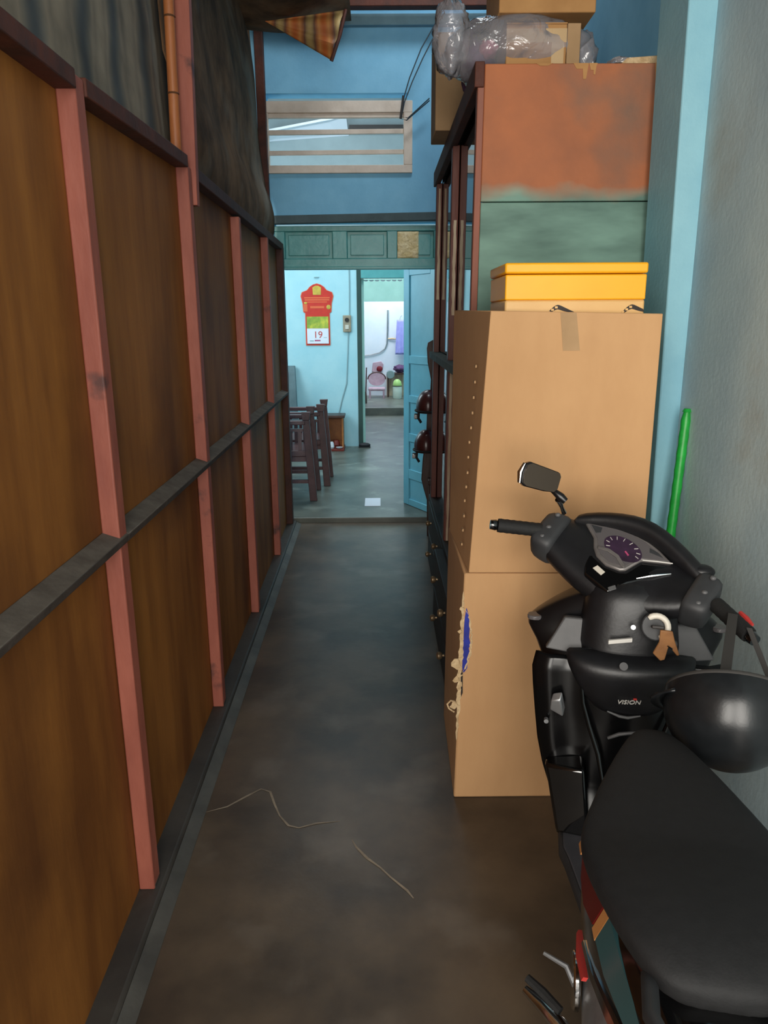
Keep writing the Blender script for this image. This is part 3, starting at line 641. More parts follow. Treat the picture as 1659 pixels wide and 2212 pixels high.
# green pole leaning in the corner of pilaster and wall
gp = empty('green_pole', (0.945, 2.40, 0.0), 0, 'bright green ribbed plastic pole leaning in the corner behind the scooter', 'pole')
pa, pb_ = Vector((0, 0, 0)), Vector((0.085, 0.085, 1.295)); nseg = 46
pts = [pa.lerp(pb_, k / nseg) for k in range(nseg + 1)]
MB().tube(pts, [0.0150 + 0.0018 * (k % 2) if k < nseg else 0.011 for k in range(nseg + 1)], 14).build('ribbed_tube', 'green_plastic', gp, smooth=60)
MB().tube([pb_, pb_ + Vector((0.0006, 0.0006, 0.011))], [0.016, 0.010], 14).build('cap', 'green_plastic', gp)

# ================================================================== SCOOTER (x right, y forward, z up in its own frame)
SRX, SRY = 0.61, 1.65
SB = empty('scooter', (SRX, SRY, 0), -R(11.5), 'black step-through scooter parked by the right wall, bars turned right', 'scooter')
def sp_(b, name, m, bevel=0.0, smooth=40, parent=None, sub=0, solid=0.0): return b.build(name, m, parent or SB, bevel=bevel, smooth=smooth, sub=sub, solid=solid)
rake = R(26); AX = Vector((0, -math.sin(rake), math.cos(rake))); RT = Matrix.Rotation(-R(30), 3, AX)
C0 = Vector((0, 0.13, 1.0))
def stv(lat, fw, upz): return C0 + RT @ Vector((lat, fw, upz))
def sect(uc, wc, ru, rw, n=20, e=2.0):        # superellipse in the (second, third) axes
    o = []
    for k in range(n):
        t_ = 2 * math.pi * k / n; c, s_ = math.cos(t_), math.sin(t_)
        o.append((uc + ru * math.copysign(abs(c) ** (2 / e), c), wc + rw * math.copysign(abs(s_) ** (2 / e), s_)))
    return o
# --- seat
seat_st = [(-0.305, 0.018, 0.782, 0.012), (-0.33, 0.042, 0.785, 0.02), (-0.38, 0.066, 0.785, 0.028), (-0.46, 0.100, 0.782, 0.034), (-0.55, 0.131, 0.780, 0.038),
           (-0.63, 0.157, 0.778, 0.041), (-0.67, 0.162, 0.778, 0.041), (-0.72, 0.160, 0.784, 0.048), (-0.78, 0.146, 0.790, 0.050), (-0.84, 0.126, 0.792, 0.050), (-0.89, 0.104, 0.790, 0.045), (-0.925, 0.080, 0.784, 0.032), (-0.94, 0.055, 0.780, 0.018)]
rings = []
for u, hw, wc, rw in seat_st:
    n = 28; ring = []
    for k in range(n):
        t_ = 2 * math.pi * k / n; c, s_ = math.cos(t_), math.sin(t_)
        v = hw * math.copysign(abs(c) ** 0.75, c); h_ = rw * math.copysign(abs(s_) ** 0.7, s_)
        if s_ > 0: h_ *= 0.62
        ring.append((v, u, wc + h_))
    rings.append(ring)
sp_(MB().loft(rings), 'seat', 'seat_vinyl', smooth=80, sub=1)
# --- rear body under the seat
def body_rings(sts, e=2.6, n=28):
    out = []
    for u, hw, w0, w1 in sts:
        out.append([(hw * math.copysign(abs(math.cos(t)) ** (2 / e), math.cos(t)), u, (w0 + w1) / 2 + (w1 - w0) / 2 * math.copysign(abs(math.sin(t)) ** (2 / e), math.sin(t)))
                    for t in [2 * math.pi * k / n for k in range(n)]])
    return out
sp_(MB().loft(body_rings([(-0.30, 0.075, 0.30, 0.74), (-0.36, 0.100, 0.34, 0.765), (-0.46, 0.130, 0.40, 0.765), (-0.58, 0.147, 0.45, 0.76), (-0.68, 0.150, 0.49, 0.762), (-0.78, 0.140, 0.53, 0.775),
     (-0.86, 0.118, 0.56, 0.772), (-0.94, 0.095, 0.60, 0.765), (-1.03, 0.075, 0.64, 0.755), (-1.12, 0.045, 0.67, 0.735)])), 'rear_cowl', 'black_gloss', smooth=80, sub=1)
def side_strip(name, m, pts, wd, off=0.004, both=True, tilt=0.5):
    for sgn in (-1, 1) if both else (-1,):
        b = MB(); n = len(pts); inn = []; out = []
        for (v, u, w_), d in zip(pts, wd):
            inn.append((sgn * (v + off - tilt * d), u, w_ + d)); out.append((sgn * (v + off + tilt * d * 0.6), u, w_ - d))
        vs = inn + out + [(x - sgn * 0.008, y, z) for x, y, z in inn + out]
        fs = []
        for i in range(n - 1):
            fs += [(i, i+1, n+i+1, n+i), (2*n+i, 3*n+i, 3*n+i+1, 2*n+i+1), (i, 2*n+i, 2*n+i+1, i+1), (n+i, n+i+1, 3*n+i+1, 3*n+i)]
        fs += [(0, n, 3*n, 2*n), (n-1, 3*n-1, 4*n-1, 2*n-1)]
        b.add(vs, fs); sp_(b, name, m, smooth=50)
side_strip('painted_reflection', 'dark_red', [(0.140, -0.585, 0.705), (0.140, -0.63, 0.705), (0.139, -0.69, 0.707), (0.132, -0.745, 0.712)], [0.010, 0.026, 0.028, 0.020])  # dark red reflection on the glossy cowl shoulder, put in as a coloured strip
side_strip('painted_reflection_tip', 'orange_reflection', [(0.141, -0.552, 0.705), (0.141, -0.583, 0.705)], [0.020, 0.018])  # orange reflection painted as a short strip ahead of the red one
side_strip('painted_reflection_tip', 'orange_reflection', [(0.131, -0.748, 0.712), (0.129, -0.772, 0.714)], [0.024, 0.026])  # second orange reflection, also a painted strip
side_strip('painted_reflection', 'teal_reflection', [(0.128, -0.775, 0.714), (0.120, -0.83, 0.706), (0.104, -0.90, 0.700), (0.086, -0.97, 0.694)], [0.022, 0.022, 0.016, 0.006], 0.005)  # teal reflection along the tail, painted as a tapering strip
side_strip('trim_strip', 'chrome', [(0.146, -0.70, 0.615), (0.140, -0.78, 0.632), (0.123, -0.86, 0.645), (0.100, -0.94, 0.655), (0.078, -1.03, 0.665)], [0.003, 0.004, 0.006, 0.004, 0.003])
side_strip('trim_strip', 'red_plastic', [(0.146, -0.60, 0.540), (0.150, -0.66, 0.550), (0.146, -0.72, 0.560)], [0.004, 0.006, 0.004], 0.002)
# grab rail and tail lamp
sp_(MB().tube([(-0.085, -0.90, 0.765), (-0.095, -0.98, 0.785), (-0.075, -1.06, 0.80), (0.0, -1.085, 0.80), (0.075, -1.06, 0.80), (0.095, -0.98, 0.785), (0.085, -0.90, 0.765)], 0.011, 10), 'grab_rail', 'dark_grey_plastic')
sp_(MB().loft(body_rings([(-1.08, 0.055, 0.665, 0.74), (-1.13, 0.05, 0.67, 0.735), (-1.15, 0.03, 0.68, 0.725)])), 'tail_lamp', 'dark_red')
# --- floorboard
sp_(MB().loft([[(h, u, z) for h, z in ((-hw, 0.262), (hw, 0.262), (hw, 0.296), (-hw, 0.296))] for u, hw in ((0.06, 0.150), (-0.07, 0.150), (-0.11, 0.138), (-0.31, 0.095))]), 'floorboard', 'dark_grey_plastic', 0.008)
sp_(MB().loft([[(h, u, z) for h, z in ((-hw, 0.296), (hw, 0.296), (hw, 0.302), (-hw, 0.302))] for u, hw in ((0.005, 0.140), (-0.07, 0.140), (-0.11, 0.128), (-0.29, 0.090))]), 'floor_mat', 'floor_mat', 0.002)
sp_(MB().loft(body_rings([(-0.285, 0.10, 0.29, 0.60), (-0.315, 0.10, 0.29, 0.72), (-0.35, 0.09, 0.30, 0.74)])), 'underseat_panel', 'black_satin', smooth=80)
# --- front fairing: closed plan rings going up
def plan(hw, ub, uf, w_, n=32, e=2.4):
    uc, ru = (ub + uf) / 2, (uf - ub) / 2; o = []
    for k in range(n):
        t_ = 2 * math.pi * k / n; c, s_ = math.cos(t_), math.sin(t_)
        o.append((hw * math.copysign(abs(c) ** (2 / e), c), uc + ru * math.copysign(abs(s_) ** (2 / e), s_), w_))
    return o
sp_(MB().loft([plan(0.10, 0.03, 0.12, 0.31), plan(0.14, 0.03, 0.15, 0.40), plan(0.185, 0.045, 0.20, 0.52), plan(0.20, 0.055, 0.24, 0.64), plan(0.215, 0.07, 0.28, 0.74), plan(0.250, 0.12, 0.30, 0.783),
     plan(0.258, 0.13, 0.30, 0.80), plan(0.235, 0.13, 0.30, 0.825), plan(0.185, 0.12, 0.29, 0.865), plan(0.135, 0.11, 0.27, 0.90), plan(0.09, 0.10, 0.23, 0.925)]), 'front_fairing', 'black_satin', smooth=60, sub=1)
# turn-signal lenses in the fairing wings
for s in (-1, 1): sp_(MB().loft([plan(0.02, 0.165, 0.205, w_, 12) for w_ in (0.80, 0.812)]).xf(lambda x, y, z: (x + s * 0.235, y, z + 0.012)), 'turn_signal', 'dash_lens', 0.003)
# --- leg shield facing the rider: central bulge with the glove lid
prof = [(0.285, 0.150, 0.03), (0.33, 0.154, 0.035), (0.40, 0.176, 0.045), (0.46, 0.196, 0.05), (0.53, 0.212, 0.055), (0.60, 0.221, 0.06), (0.68, 0.230, 0.062), (0.73, 0.234, 0.065), (0.765, 0.226, 0.075)]
def interp(tab, x, j):
    for a, b in zip(tab[:-1], tab[1:]):
        if a[0] <= x <= b[0]: t_ = (x - a[0]) / (b[0] - a[0]); return a[j] * (1 - t_) + b[j] * t_
    return tab[0][j] if x < tab[0][0] else tab[-1][j]
def shield(a, b, off=0.0):
    w_ = 0.285 + (0.765 - 0.285) * b; s = -1 + 2 * a; hw = interp(prof, w_, 1); ue = interp(prof, w_, 2)
    v = s * hw
    bul = 0.030 * math.exp(-(s * 2.0) ** 2) * min(1, max(0, (w_ - 0.40) / 0.25)) + 0.03 * max(0, (0.42 - w_) / 0.135)
    rec = 0.006 * math.exp(-((abs(s) - 0.62) * 5) ** 2)
    edge = 0.02 * max(0, abs(s) - 0.86) / 0.14
    return (v, ue - 0.012 - bul + rec + edge - off, w_)
sp_(MB().grid(40, 40, shield), 'leg_shield', 'black_shield', smooth=60, solid=0.014)
# glove lid: wide at the top, pointed below, with its lip
lid = [(-0.150, 0.765), (-0.118, 0.70), (-0.06, 0.662), (0.0, 0.645), (0.06, 0.662), (0.118, 0.70), (0.150, 0.765)]
rings = []
for w_, hw, bg_ in ((0.632, 0.055, 0.030), (0.640, 0.075, 0.044), (0.665, 0.100, 0.056), (0.70, 0.124, 0.066), (0.735, 0.142, 0.076), (0.758, 0.152, 0.082), (0.775, 0.156, 0.078), (0.79, 0.156, 0.060), (0.80, 0.150, 0.030)):
    rings.append([(hw * math.cos(t), 0.050 - bg_ * max(0.0, math.sin(t)) ** 0.65 + 0.01 * min(0, math.sin(t)), w_) for t in [2 * math.pi * k / 32 for k in range(32)]])
sp_(MB().loft(rings), 'glove_lid', 'black_matte', smooth=80, sub=1)
sp_(MB().tube([(-0.050, 0.004, 0.650), (-0.02, 0.002, 0.640), (0.0, 0.002, 0.638), (0.03, 0.004, 0.645)], [0.002, 0.004, 0.004, 0.002], 8), 'lid_lip_highlight', 'grey_plastic')  # lit edge of the glovebox lip, put in as a paler grey tube
sp_(MB().tube([(-0.045, -0.012, 0.585), (-0.02, -0.018, 0.602), (0.01, -0.020, 0.610), (0.03, -0.018, 0.612)], [0.004, 0.005, 0.004, 0.002], 8), 'lower_lip_highlight', 'grey_plastic')  # second lit crescent below the lid, modelled in lighter grey
for s in (-1, 1):      # raised ribs left and right of the lid
    sp_(MB().tube([(s * 0.115, 0.02, 0.72), (s * 0.108, 0.018, 0.66), (s * 0.09, 0.012, 0.60), (s * 0.065, 0.0, 0.53), (s * 0.05, -0.015, 0.46)], [0.003, 0.005, 0.006, 0.006, 0.004], 8), 'shield_rib', 'black_gloss')
sp_(MB().hexa([(-0.190, 0.018, 0.632), (-0.155, 0.010, 0.618), (-0.150, 0.022, 0.640), (-0.185, 0.030, 0.652)], [(-0.188, 0.012, 0.660), (-0.165, 0.006, 0.668), (-0.160, 0.02, 0.685), (-0.183, 0.026, 0.676)]), 'latch', 'steel', 0.003)
sp_(MB().disc((-0.196, 0.035, 0.595), (0, -1, 0), 0.006, 0.012, 12), 'screw', 'steel'); sp_(MB().disc((-0.024, -0.022, 0.785), (0, -0.8, 0.6), 0.010, 0.010, 14), 'lid_button', 'grey_plastic')
sp_(MB().disc((-0.178, 0.02, 0.465), (0, -1, 0), 0.005, 0.012, 12), 'screw', 'steel')
# lower black corner box of the shield with its ledge
sp_(MB().hexa([(-0.158, -0.02, 0.30), (-0.075, -0.03, 0.30), (-0.075, 0.04, 0.30), (-0.158, 0.03, 0.30)], [(-0.194, 0.0, 0.485), (-0.098, -0.035, 0.500), (-0.098, 0.04, 0.500), (-0.194, 0.04, 0.485)]), 'shield_corner', 'black_gloss', 0.008)
sp_(MB().hexa([(0.075, -0.03, 0.30), (0.158, -0.02, 0.30), (0.158, 0.03, 0.30), (0.075, 0.04, 0.30)], [(0.098, -0.035, 0.500), (0.194, 0.0, 0.485), (0.194, 0.04, 0.485), (0.098, 0.04, 0.500)]), 'shield_corner', 'black_gloss', 0.008)
# flat grey pocket covers below the bars
for s in (-1, 1):
    pts = [(-0.206, 0.075, 0.776), (-0.070, 0.052, 0.768), (-0.104, 0.095, 0.856), (-0.160, 0.110, 0.852)]
    pts = [(s * -x if s > 0 else x, y, z) for x, y, z in pts] if s < 0 else [(-x, y, z) for x, y, z in pts]
    b = MB().poly(pts, (0, 0.03, -0.006)); sp_(b, 'pocket_cover', 'grey_plastic', 0.004)
# steering column shroud with ignition
sp_(MB().loft([plan(0.13, 0.005, 0.20, 0.765), plan(0.125, 0.02, 0.20, 0.80), plan(0.118, 0.03, 0.21, 0.86), plan(0.110, 0.04, 0.22, 0.92), plan(0.095, 0.06, 0.22, 0.97)]), 'column_shroud', 'black_matte', smooth=70, sub=1)
ig = Vector((0.047, 0.012, 0.882))
axn = Vector((-0.05, -0.93, 0.35)).normalized(); ax1 = axn.cross(Vector((0, 0, 1))).normalized(); ax2 = ax1.cross(axn)
arc = [ig + axn * 0.022 + (ax1 * math.cos(t) + ax2 * math.sin(t)) * 0.026 for t in [R(45 + 15 * k) for k in range(0, 15)]]
sp_(MB().disc(ig, axn, 0.034, 0.016, 20), 'ignition_lock', 'dark_grey_plastic', 0.003)
sp_(MB().tube(arc, [0.005] + [0.0075] * (len(arc) - 2) + [0.005], 10), 'ignition_ring', 'ivory')
sp_(MB().hexa([ig + axn * 0.016 + ax1 * a + ax2 * b for a, b in ((-0.012, -0.003), (0.012, -0.003), (0.012, 0.003), (-0.012, 0.003))], [ig + axn * 0.055 + ax1 * a + ax2 * b for a, b in ((-0.014, -0.004), (0.014, -0.004), (0.014, 0.004), (-0.014, 0.004))]), 'key', 'cabinet_dark', 0.002)
kb = ig + axn * 0.045 + Vector((0.018, -0.004, -0.018))
sp_(MB().poly([kb + Vector(p) for p in ((-0.012, 0, 0.012), (0.016, 0, 0.010), (0.022, 0, -0.012), (0.036, 0, -0.048), (0.030, 0, -0.050), (0.010, 0, -0.026), (0.004, 0, -0.062), (-0.006, 0, -0.066), (-0.024, 0, -0.048), (-0.012, 0, -0.018))], (0, 0.006, 0.001)), 'key_fob', 'leather_tan', 0.002)
sp_(MB().tube([kb + Vector((0.006, -0.003, -0.024)), kb + Vector((0.018, -0.003, -0.032))], 0.0018, 6), 'key_ring', 'chrome')
sp_(MB().box(-0.060, -0.005, 0.004, 0.012, 0.838, 0.848).xf(lambda x, y, z: (x, y - 0.006, z + (x + 0.03) * 0.18)), 'printed_label', 'mark_white', 0.001)
sp_(MB().disc((-0.004, 0.012, 0.876), axn, 0.006, 0.008, 10), 'screw', 'steel')
sp_(MB().disc((0.086, 0.0, 0.845), axn, 0.012, 0.014, 14), 'bag_hook', 'dark_grey_plastic', 0.003)
text('lettering', 'VISION', 0.0175, 'mark_white', basis((-0.004, -0.0165, 0.690), (1, 0.0, 0.07), (0, -0.27, 1)), SB, 0.0012, shear=0.25)
sp_(MB().box(0.006, 0.014, -0.0225, -0.018, 0.7005, 0.704), 'lettering_accent', 'red_plastic')

# --- handlebar cover, turned with the steering
LO = -0.018
tl = R(33); DB = Vector((0, math.cos(tl), math.sin(tl))); DN = Vector((0, -math.sin(tl), math.cos(tl)))
def dp(a, b, h=0.0): q = Vector((a, 0, 0)) + DB * b + DN * h; return stv(q.x, q.y, q.z)      # on the dash slope: lateral, up-slope, off the slope
def hb(sts, name, m, n=22, e=2.3, sub=1, dlat=LO):
    return sp_(MB().loft([[dp(lat + dlat, a, b) for a, b in sect(b0, h0, rb, rh, n, e)] for lat, b0, h0, rb, rh in sts]), name, m, smooth=70, sub=sub)
hb([(-0.240, 0.006, -0.022, 0.036, 0.026), (-0.228, 0.006, -0.024, 0.060, 0.036), (-0.18, 0.002, -0.034, 0.076, 0.040), (-0.12, 0.000, -0.046, 0.096, 0.042), (-0.06, -0.002, -0.052, 0.110, 0.046), (0.0, -0.004, -0.053, 0.114, 0.047),
    (0.06, -0.002, -0.052, 0.110, 0.046), (0.11, 0.000, -0.046, 0.096, 0.042), (0.16, 0.002, -0.034, 0.076, 0.040), (0.198, 0.006, -0.024, 0.060, 0.036), (0.210, 0.006, -0.022, 0.036, 0.026)], 'handlebar_cover', 'black_matte', e=2.6)
def dplate(outline, h0, h1, name, m, bevel=0.0015): return sp_(MB().poly([dp(a, b, h0) for a, b in outline], dp(0, 0, h1) - dp(0, 0, h0)), name, m, bevel)
dash_o = [(-0.172, 0.070), (-0.13, 0.085), (-0.085, 0.095), (-0.04, 0.096), (0.0, 0.088), (0.04, 0.072), (0.080, 0.050), (0.014, 0.022), (-0.006, -0.026), (-0.018, -0.034), (-0.055, -0.036), (-0.088, -0.022), (-0.108, 0.0), (-0.124, 0.030)]
dplate(dash_o, -0.030, 0.000, 'dash_bezel', 'dash_silver', 0.004)
gx, gy = -0.042, 0.034
dplate([(gx + (a - gx) * 0.86, gy + (b - gy) * 0.84) for a, b in dash_o], 0.000, 0.0012, 'dash_lens', 'dash_lens', 0)
dplate([(gx + 0.052 * math.cos(t) - 0.012 * math.sin(t), gy - 0.004 + 0.036 * math.sin(t)) for t in [2 * math.pi * k / 28 for k in range(28)]], 0.0012, 0.0022, 'gauge_face', 'dash_face', 0)
for k in range(9):
    t = R(-20 + 27.5 * k); a, b = gx + 0.042 * math.cos(t) - 0.010 * math.sin(t), gy - 0.004 + 0.028 * math.sin(t); da, db = 0.005 * math.cos(t), 0.005 * math.sin(t)
    sp_(MB().tube([dp(a - da, b - db, 0.003), dp(a + da, b + db, 0.003)], 0.0009, 5), 'gauge_mark', 'mark_white')
sp_(MB().tube([dp(gx + 0.010, gy - 0.010, 0.0035), dp(gx + 0.022, gy - 0.018, 0.0035)], 0.0024, 6), 'gauge_needle', 'mark_pink')
dplate([(-0.098, 0.006), (-0.070, 0.012), (-0.040, 0.004), (-0.012, -0.018), (-0.010, -0.026), (-0.018, -0.026), (-0.042, -0.006), (-0.070, 0.002), (-0.096, -0.002)], 0.002, 0.005, 'gauge_hood', 'dash_silver', 0.001)
dplate([(-0.150, 0.066), (-0.120, 0.070), (-0.115, 0.052), (-0.125, 0.045)], 0.001, 0.0022, 'warning_window', 'dark_grey_plastic', 0.0005)
dplate([(0.020, 0.052), (0.056, 0.052), (0.038, 0.062), (0.014, 0.066)], 0.001, 0.0022, 'warning_window', 'dark_grey_plastic', 0.0005)
chev = [(-0.115, -0.002), (-0.100, -0.060), (-0.088, -0.085), (-0.012, -0.108), (0.016, -0.058), (0.092, 0.022), (0.086, 0.046), (0.016, 0.018), (-0.003, -0.030), (-0.018, -0.038), (-0.055, -0.040), (-0.092, -0.025)]
dplate(chev, -0.040, -0.006, 'lower_dash_plate', 'black_gloss', 0.004)
sp_(MB().tube([dp(0.028, -0.036, -0.004), dp(0.055, -0.012, -0.002), dp(0.092, 0.018, -0.002)], [0.0015, 0.0035, 0.0015], 8), 'dash_edge_highlight', 'chrome')  # edge highlight of the lower dash plate, built as a chrome sliver
sp_(MB().tube([dp(0.016, 0.021, 0.001), dp(0.05, 0.036, 0.001), dp(0.082, 0.049, 0.0)], [0.0015, 0.002, 0.0015], 8), 'dash_edge_highlight', 'mark_white')  # highlight along the plate's upper edge, put in as a white tube
dplate([(-0.078, -0.060), (-0.050, -0.070), (-0.046, -0.056), (-0.072, -0.046)], -0.006, -0.004, 'indicator', 'ivory', 0.0005)
dplate([(-0.010, -0.106), (0.002, -0.090), (-0.006, -0.080), (-0.018, -0.096)], -0.006, -0.004, 'plate_corner', 'grey_plastic', 0.001)
# brow of the cover rising behind the dash
hb([(-0.205, 0.066, -0.012, 0.020, 0.020), (-0.15, 0.092, -0.004, 0.022, 0.024), (-0.09, 0.108, 0.004, 0.024, 0.028), (-0.03, 0.114, 0.008, 0.026, 0.032), (0.03, 0.102, 0.006, 0.026, 0.032), (0.09, 0.078, 0.000, 0.026, 0.030), (0.145, 0.052, -0.006, 0.026, 0.026), (0.19, 0.030, -0.014, 0.020, 0.020)], 'dash_brow', 'black_matte', n=14, dlat=0)
# switch pods, grips, levers
for s in (-1, 1):
    sh_ = 0.0 if s < 0 else -0.032
    pod = hb([(s * 0.188, -0.004, -0.030, 0.060, 0.044), (s * 0.196, -0.004, -0.028, 0.068, 0.050), (s * 0.246, -0.008, -0.022, 0.062, 0.046), (s * 0.256, -0.010, -0.020, 0.048, 0.036)], 'switch_pod', 'dark_grey_plastic', e=4.5, dlat=-0.010 + sh_)
    for k, (b_, u_) in enumerate(((-0.02, 0.044), (-0.045, 0.022), (-0.052, -0.012))):
        q = dp(s * 0.225 - 0.008 + sh_, (0.035, -0.012, -0.045)[k], 0.024 - 0.004 * k); sp_(MB().ball(q, 0.008, 0.008, 0.006, 10, 6), 'switch_button', 'grey_plastic', parent=pod)
    G = [(0.25, -0.022, -0.006), (0.29, -0.048, -0.012), (0.33, -0.078, -0.016), (0.345, -0.090, -0.018), (0.362, -0.102, -0.020)]
    pts = [stv(s * a + sh_, b, c) for a, b, c in G]
    gr = sp_(MB().tube([pts[0]] + [pts[0].lerp(pts[3], k / 14) for k in range(1, 14)] + [pts[3]], [0.0185 + 0.001 * (k % 2) for k in range(15)], 14), 'grip', 'rubber', smooth=60)
    sp_(MB().tube([pts[3], pts[3].lerp(pts[4], 0.3), pts[4]], [0.012, 0.0155, 0.013], 12), 'bar_end', 'black_gloss')
    lv = [(0.235, 0.03, -0.012), (0.28, 0.018, -0.022), (0.325, -0.012, -0.034), (0.35, -0.034, -0.04)]
    sp_(MB().tube([stv(s * a + sh_, b, c) for a, b, c in lv], [0.008, 0.007, 0.006, 0.008], 8), 'brake_lever', 'black_satin')
q = stv(0.268, 0.010, -0.012); e_ = stv(0.305, -0.016, -0.020)
sp_(MB().tube([q, q.lerp(e_, 0.5), e_], [0.005, 0.0075, 0.004], 8), 'lever_clip', 'red_plastic')
sp_(MB().ball(dp(0.150, 0.060, 0.0), 0.032, 0.024, 0.018, 14, 8), 'mirror_plug', 'black_matte')
# left mirror on its stalk
mb0 = stv(-0.232, 0.052, 0.040)
IM = Matrix.Rotation(R(11.5), 3, 'Z')
def wloc(p): return IM @ (Vector(p) - Vector((SRX, SRY, 0)))      # world point into scooter frame
mh = wloc((0.424, 1.93, 1.190)); mk = wloc((0.468, 1.93, 1.150)); mk2 = wloc((0.494, 1.92, 1.128)); me_ = wloc((0.476, 1.925, 1.132))
mi_ = sp_(MB().tube([mb0, mb0.lerp(me_, 0.45), me_], [0.008, 0.006, 0.010], 10), 'mirror_stalk', 'chrome')
X_ = (IM @ Vector((0.92, 0.10, -0.30))).normalized(); Z_ = (IM @ Vector((0.26, 0.15, 0.95))); Z_ = (Z_ - X_ * Z_.dot(X_)).normalized(); Nn = Z_.cross(X_)
if (IM @ Vector((0, -1, 0))).dot(Nn) < 0: Nn = -Nn
def mpt(a, b, h): return mh + X_ * a + Z_ * b + Nn * h
sp_(MB().tube([mpt(0.040, -0.018, -0.012), mk, mk.lerp(mk2, 0.5), mk2], [0.006, 0.009, 0.012, 0.009], 10), 'mirror_knuckle', 'black_satin')
out_ = [(0.052, 0.020), (0.046, 0.029), (0.012, 0.031), (-0.040, 0.034), (-0.052, 0.026), (-0.055, 0.0), (-0.050, -0.026), (-0.038, -0.033), (0.020, -0.031), (0.046, -0.026), (0.053, -0.016)]
sp_(MB().poly([mpt(a, b, -0.014) for a, b in out_], Nn * 0.022), 'mirror_shell', 'black_satin', 0.004)
sp_(MB().tube([mpt(-0.050, 0.026, -0.003), mpt(-0.055, 0.0, -0.003), mpt(-0.049, -0.027, -0.003)], [0.006, 0.009, 0.006], 10), 'mirror_cap', 'chrome')
sp_(MB().poly([mpt(a * 0.95 + 0.003, b * 0.93, 0.008) for a, b in out_], Nn * 0.002), 'mirror_glass', 'mirror_glass', 0.0005)
# --- running gear
def wheel(u, r, wd, steer=False):
    def tf(p):
        p = Vector(p)
        return RT @ Vector((p.x, p.y, p.z)) + Vector((0, u, r + 0.001)) if steer else p + Vector((0, u, r + 0.001))
    tyre = MB(); ringsT = []
    for k in range(36):
        t_ = 2 * math.pi * k / 36; ringsT.append([tf((wd * math.cos(q), (r - wd + wd * math.sin(q)) * math.cos(t_), (r - wd + wd * math.sin(q)) * math.sin(t_))) for q in [2 * math.pi * j / 10 for j in range(10)]])
    ringsT.append(ringsT[0]); tyre.loft(ringsT, cap=False)
    sp_(tyre, 'tyre', 'rubber', smooth=60)
    rim = MB().tube([tf((-0.03, 0, 0)), tf((0.03, 0, 0))], 0.035, 16)
    for k in range(5):
        t_ = 2 * math.pi * k / 5; rim.tube([tf((0, 0.03 * math.cos(t_), 0.03 * math.sin(t_))), tf((0, (r - wd * 1.6) * math.cos(t_), (r - wd * 1.6) * math.sin(t_)))], 0.014, 8)
    rr = []
    for k in range(32):
        t_ = 2 * math.pi * k / 32; rr.append([tf((a, b * math.cos(t_), b * math.sin(t_))) for a, b in ((-0.03, r - wd * 1.4), (0.03, r - wd * 1.4), (0.03, r - wd * 1.8), (-0.03, r - wd * 1.8))])
    rr.append(rr[0]); rim.loft(rr, cap=False)
    sp_(rim, 'rim', 'dark_grey_plastic')
wheel(0.315, 0.205, 0.042); wheel(-0.88, 0.235, 0.048)
fd = MB()
def fend(a, b):
    t_ = R(20 + 150 * a); q = -1 + 2 * b; rr_ = 0.225 - 0.02 * q * q
    return (0.062 * q, 0.315 + rr_ * math.cos(t_), 0.206 + rr_ * math.sin(t_))
sp_(MB().grid(20, 8, fend), 'front_fender', 'black_gloss', solid=0.004)
for s in (-1, 1): sp_(MB().tube([(s * 0.058, 0.315, 0.206), (s * 0.058, 0.24, 0.42), (s * 0.05, 0.18, 0.60)], 0.017, 10), 'fork_leg', 'steel')
sp_(MB().loft(body_rings([(-0.36, 0.075, 0.20, 0.40), (-0.46, 0.118, 0.17, 0.42), (-0.60, 0.125, 0.16, 0.41), (-0.78, 0.118, 0.17, 0.36), (-0.92, 0.10, 0.18, 0.31), (-0.99, 0.07, 0.20, 0.28)])), 'engine_case', 'steel', smooth=60)
sp_(MB().disc((-0.124, -0.47, 0.30), (-1, 0, 0), 0.055, 0.014, 20), 'engine_cover', 'chrome', 0.004)
sp_(MB().disc((-0.118, -0.86, 0.25), (-1, 0, 0), 0.05, 0.012, 20), 'engine_cover', 'steel', 0.004)
# folding foot peg at the left
pg = [(-0.135, -0.60, 0.285), (-0.168, -0.572, 0.297), (-0.200, -0.545, 0.305), (-0.232, -0.522, 0.312)]
sp_(MB().tube(pg, [0.014, 0.017, 0.013, 0.008], 10), 'foot_peg', 'chrome')
sp_(MB().tube([(p[0] + 0.004, p[1] + 0.012, p[2] + 0.016) for p in pg[1:]], [0.009, 0.010, 0.008], 8), 'peg_rubber', 'rubber')
sp_(MB().tube([(-0.128, -0.50, 0.30), (-0.150, -0.47, 0.33), (-0.195, -0.45, 0.335)], [0.006, 0.006, 0.004], 8), 'kick_lever', 'steel')
sp_(MB().tube([(0.14, -0.55, 0.26), (0.15, -0.70, 0.27), (0.155, -0.80, 0.29), (0.155, -1.10, 0.33)], [0.02, 0.035, 0.045, 0.04], 14), 'exhaust', 'steel')
for s in (-1, 1):
    sp_(MB().tube([(s * 0.09, -0.56, 0.24), (s * 0.12, -0.60, 0.02), (s * 0.14, -0.64, 0.012)], [0.014, 0.013, 0.012], 8), 'stand_leg', 'black_satin')
    sp_(MB().tube([(s * 0.10, -0.92, 0.30), (s * 0.095, -0.90, 0.52), (s * 0.09, -0.88, 0.62)], 0.022, 10), 'rear_shock', 'black_satin')

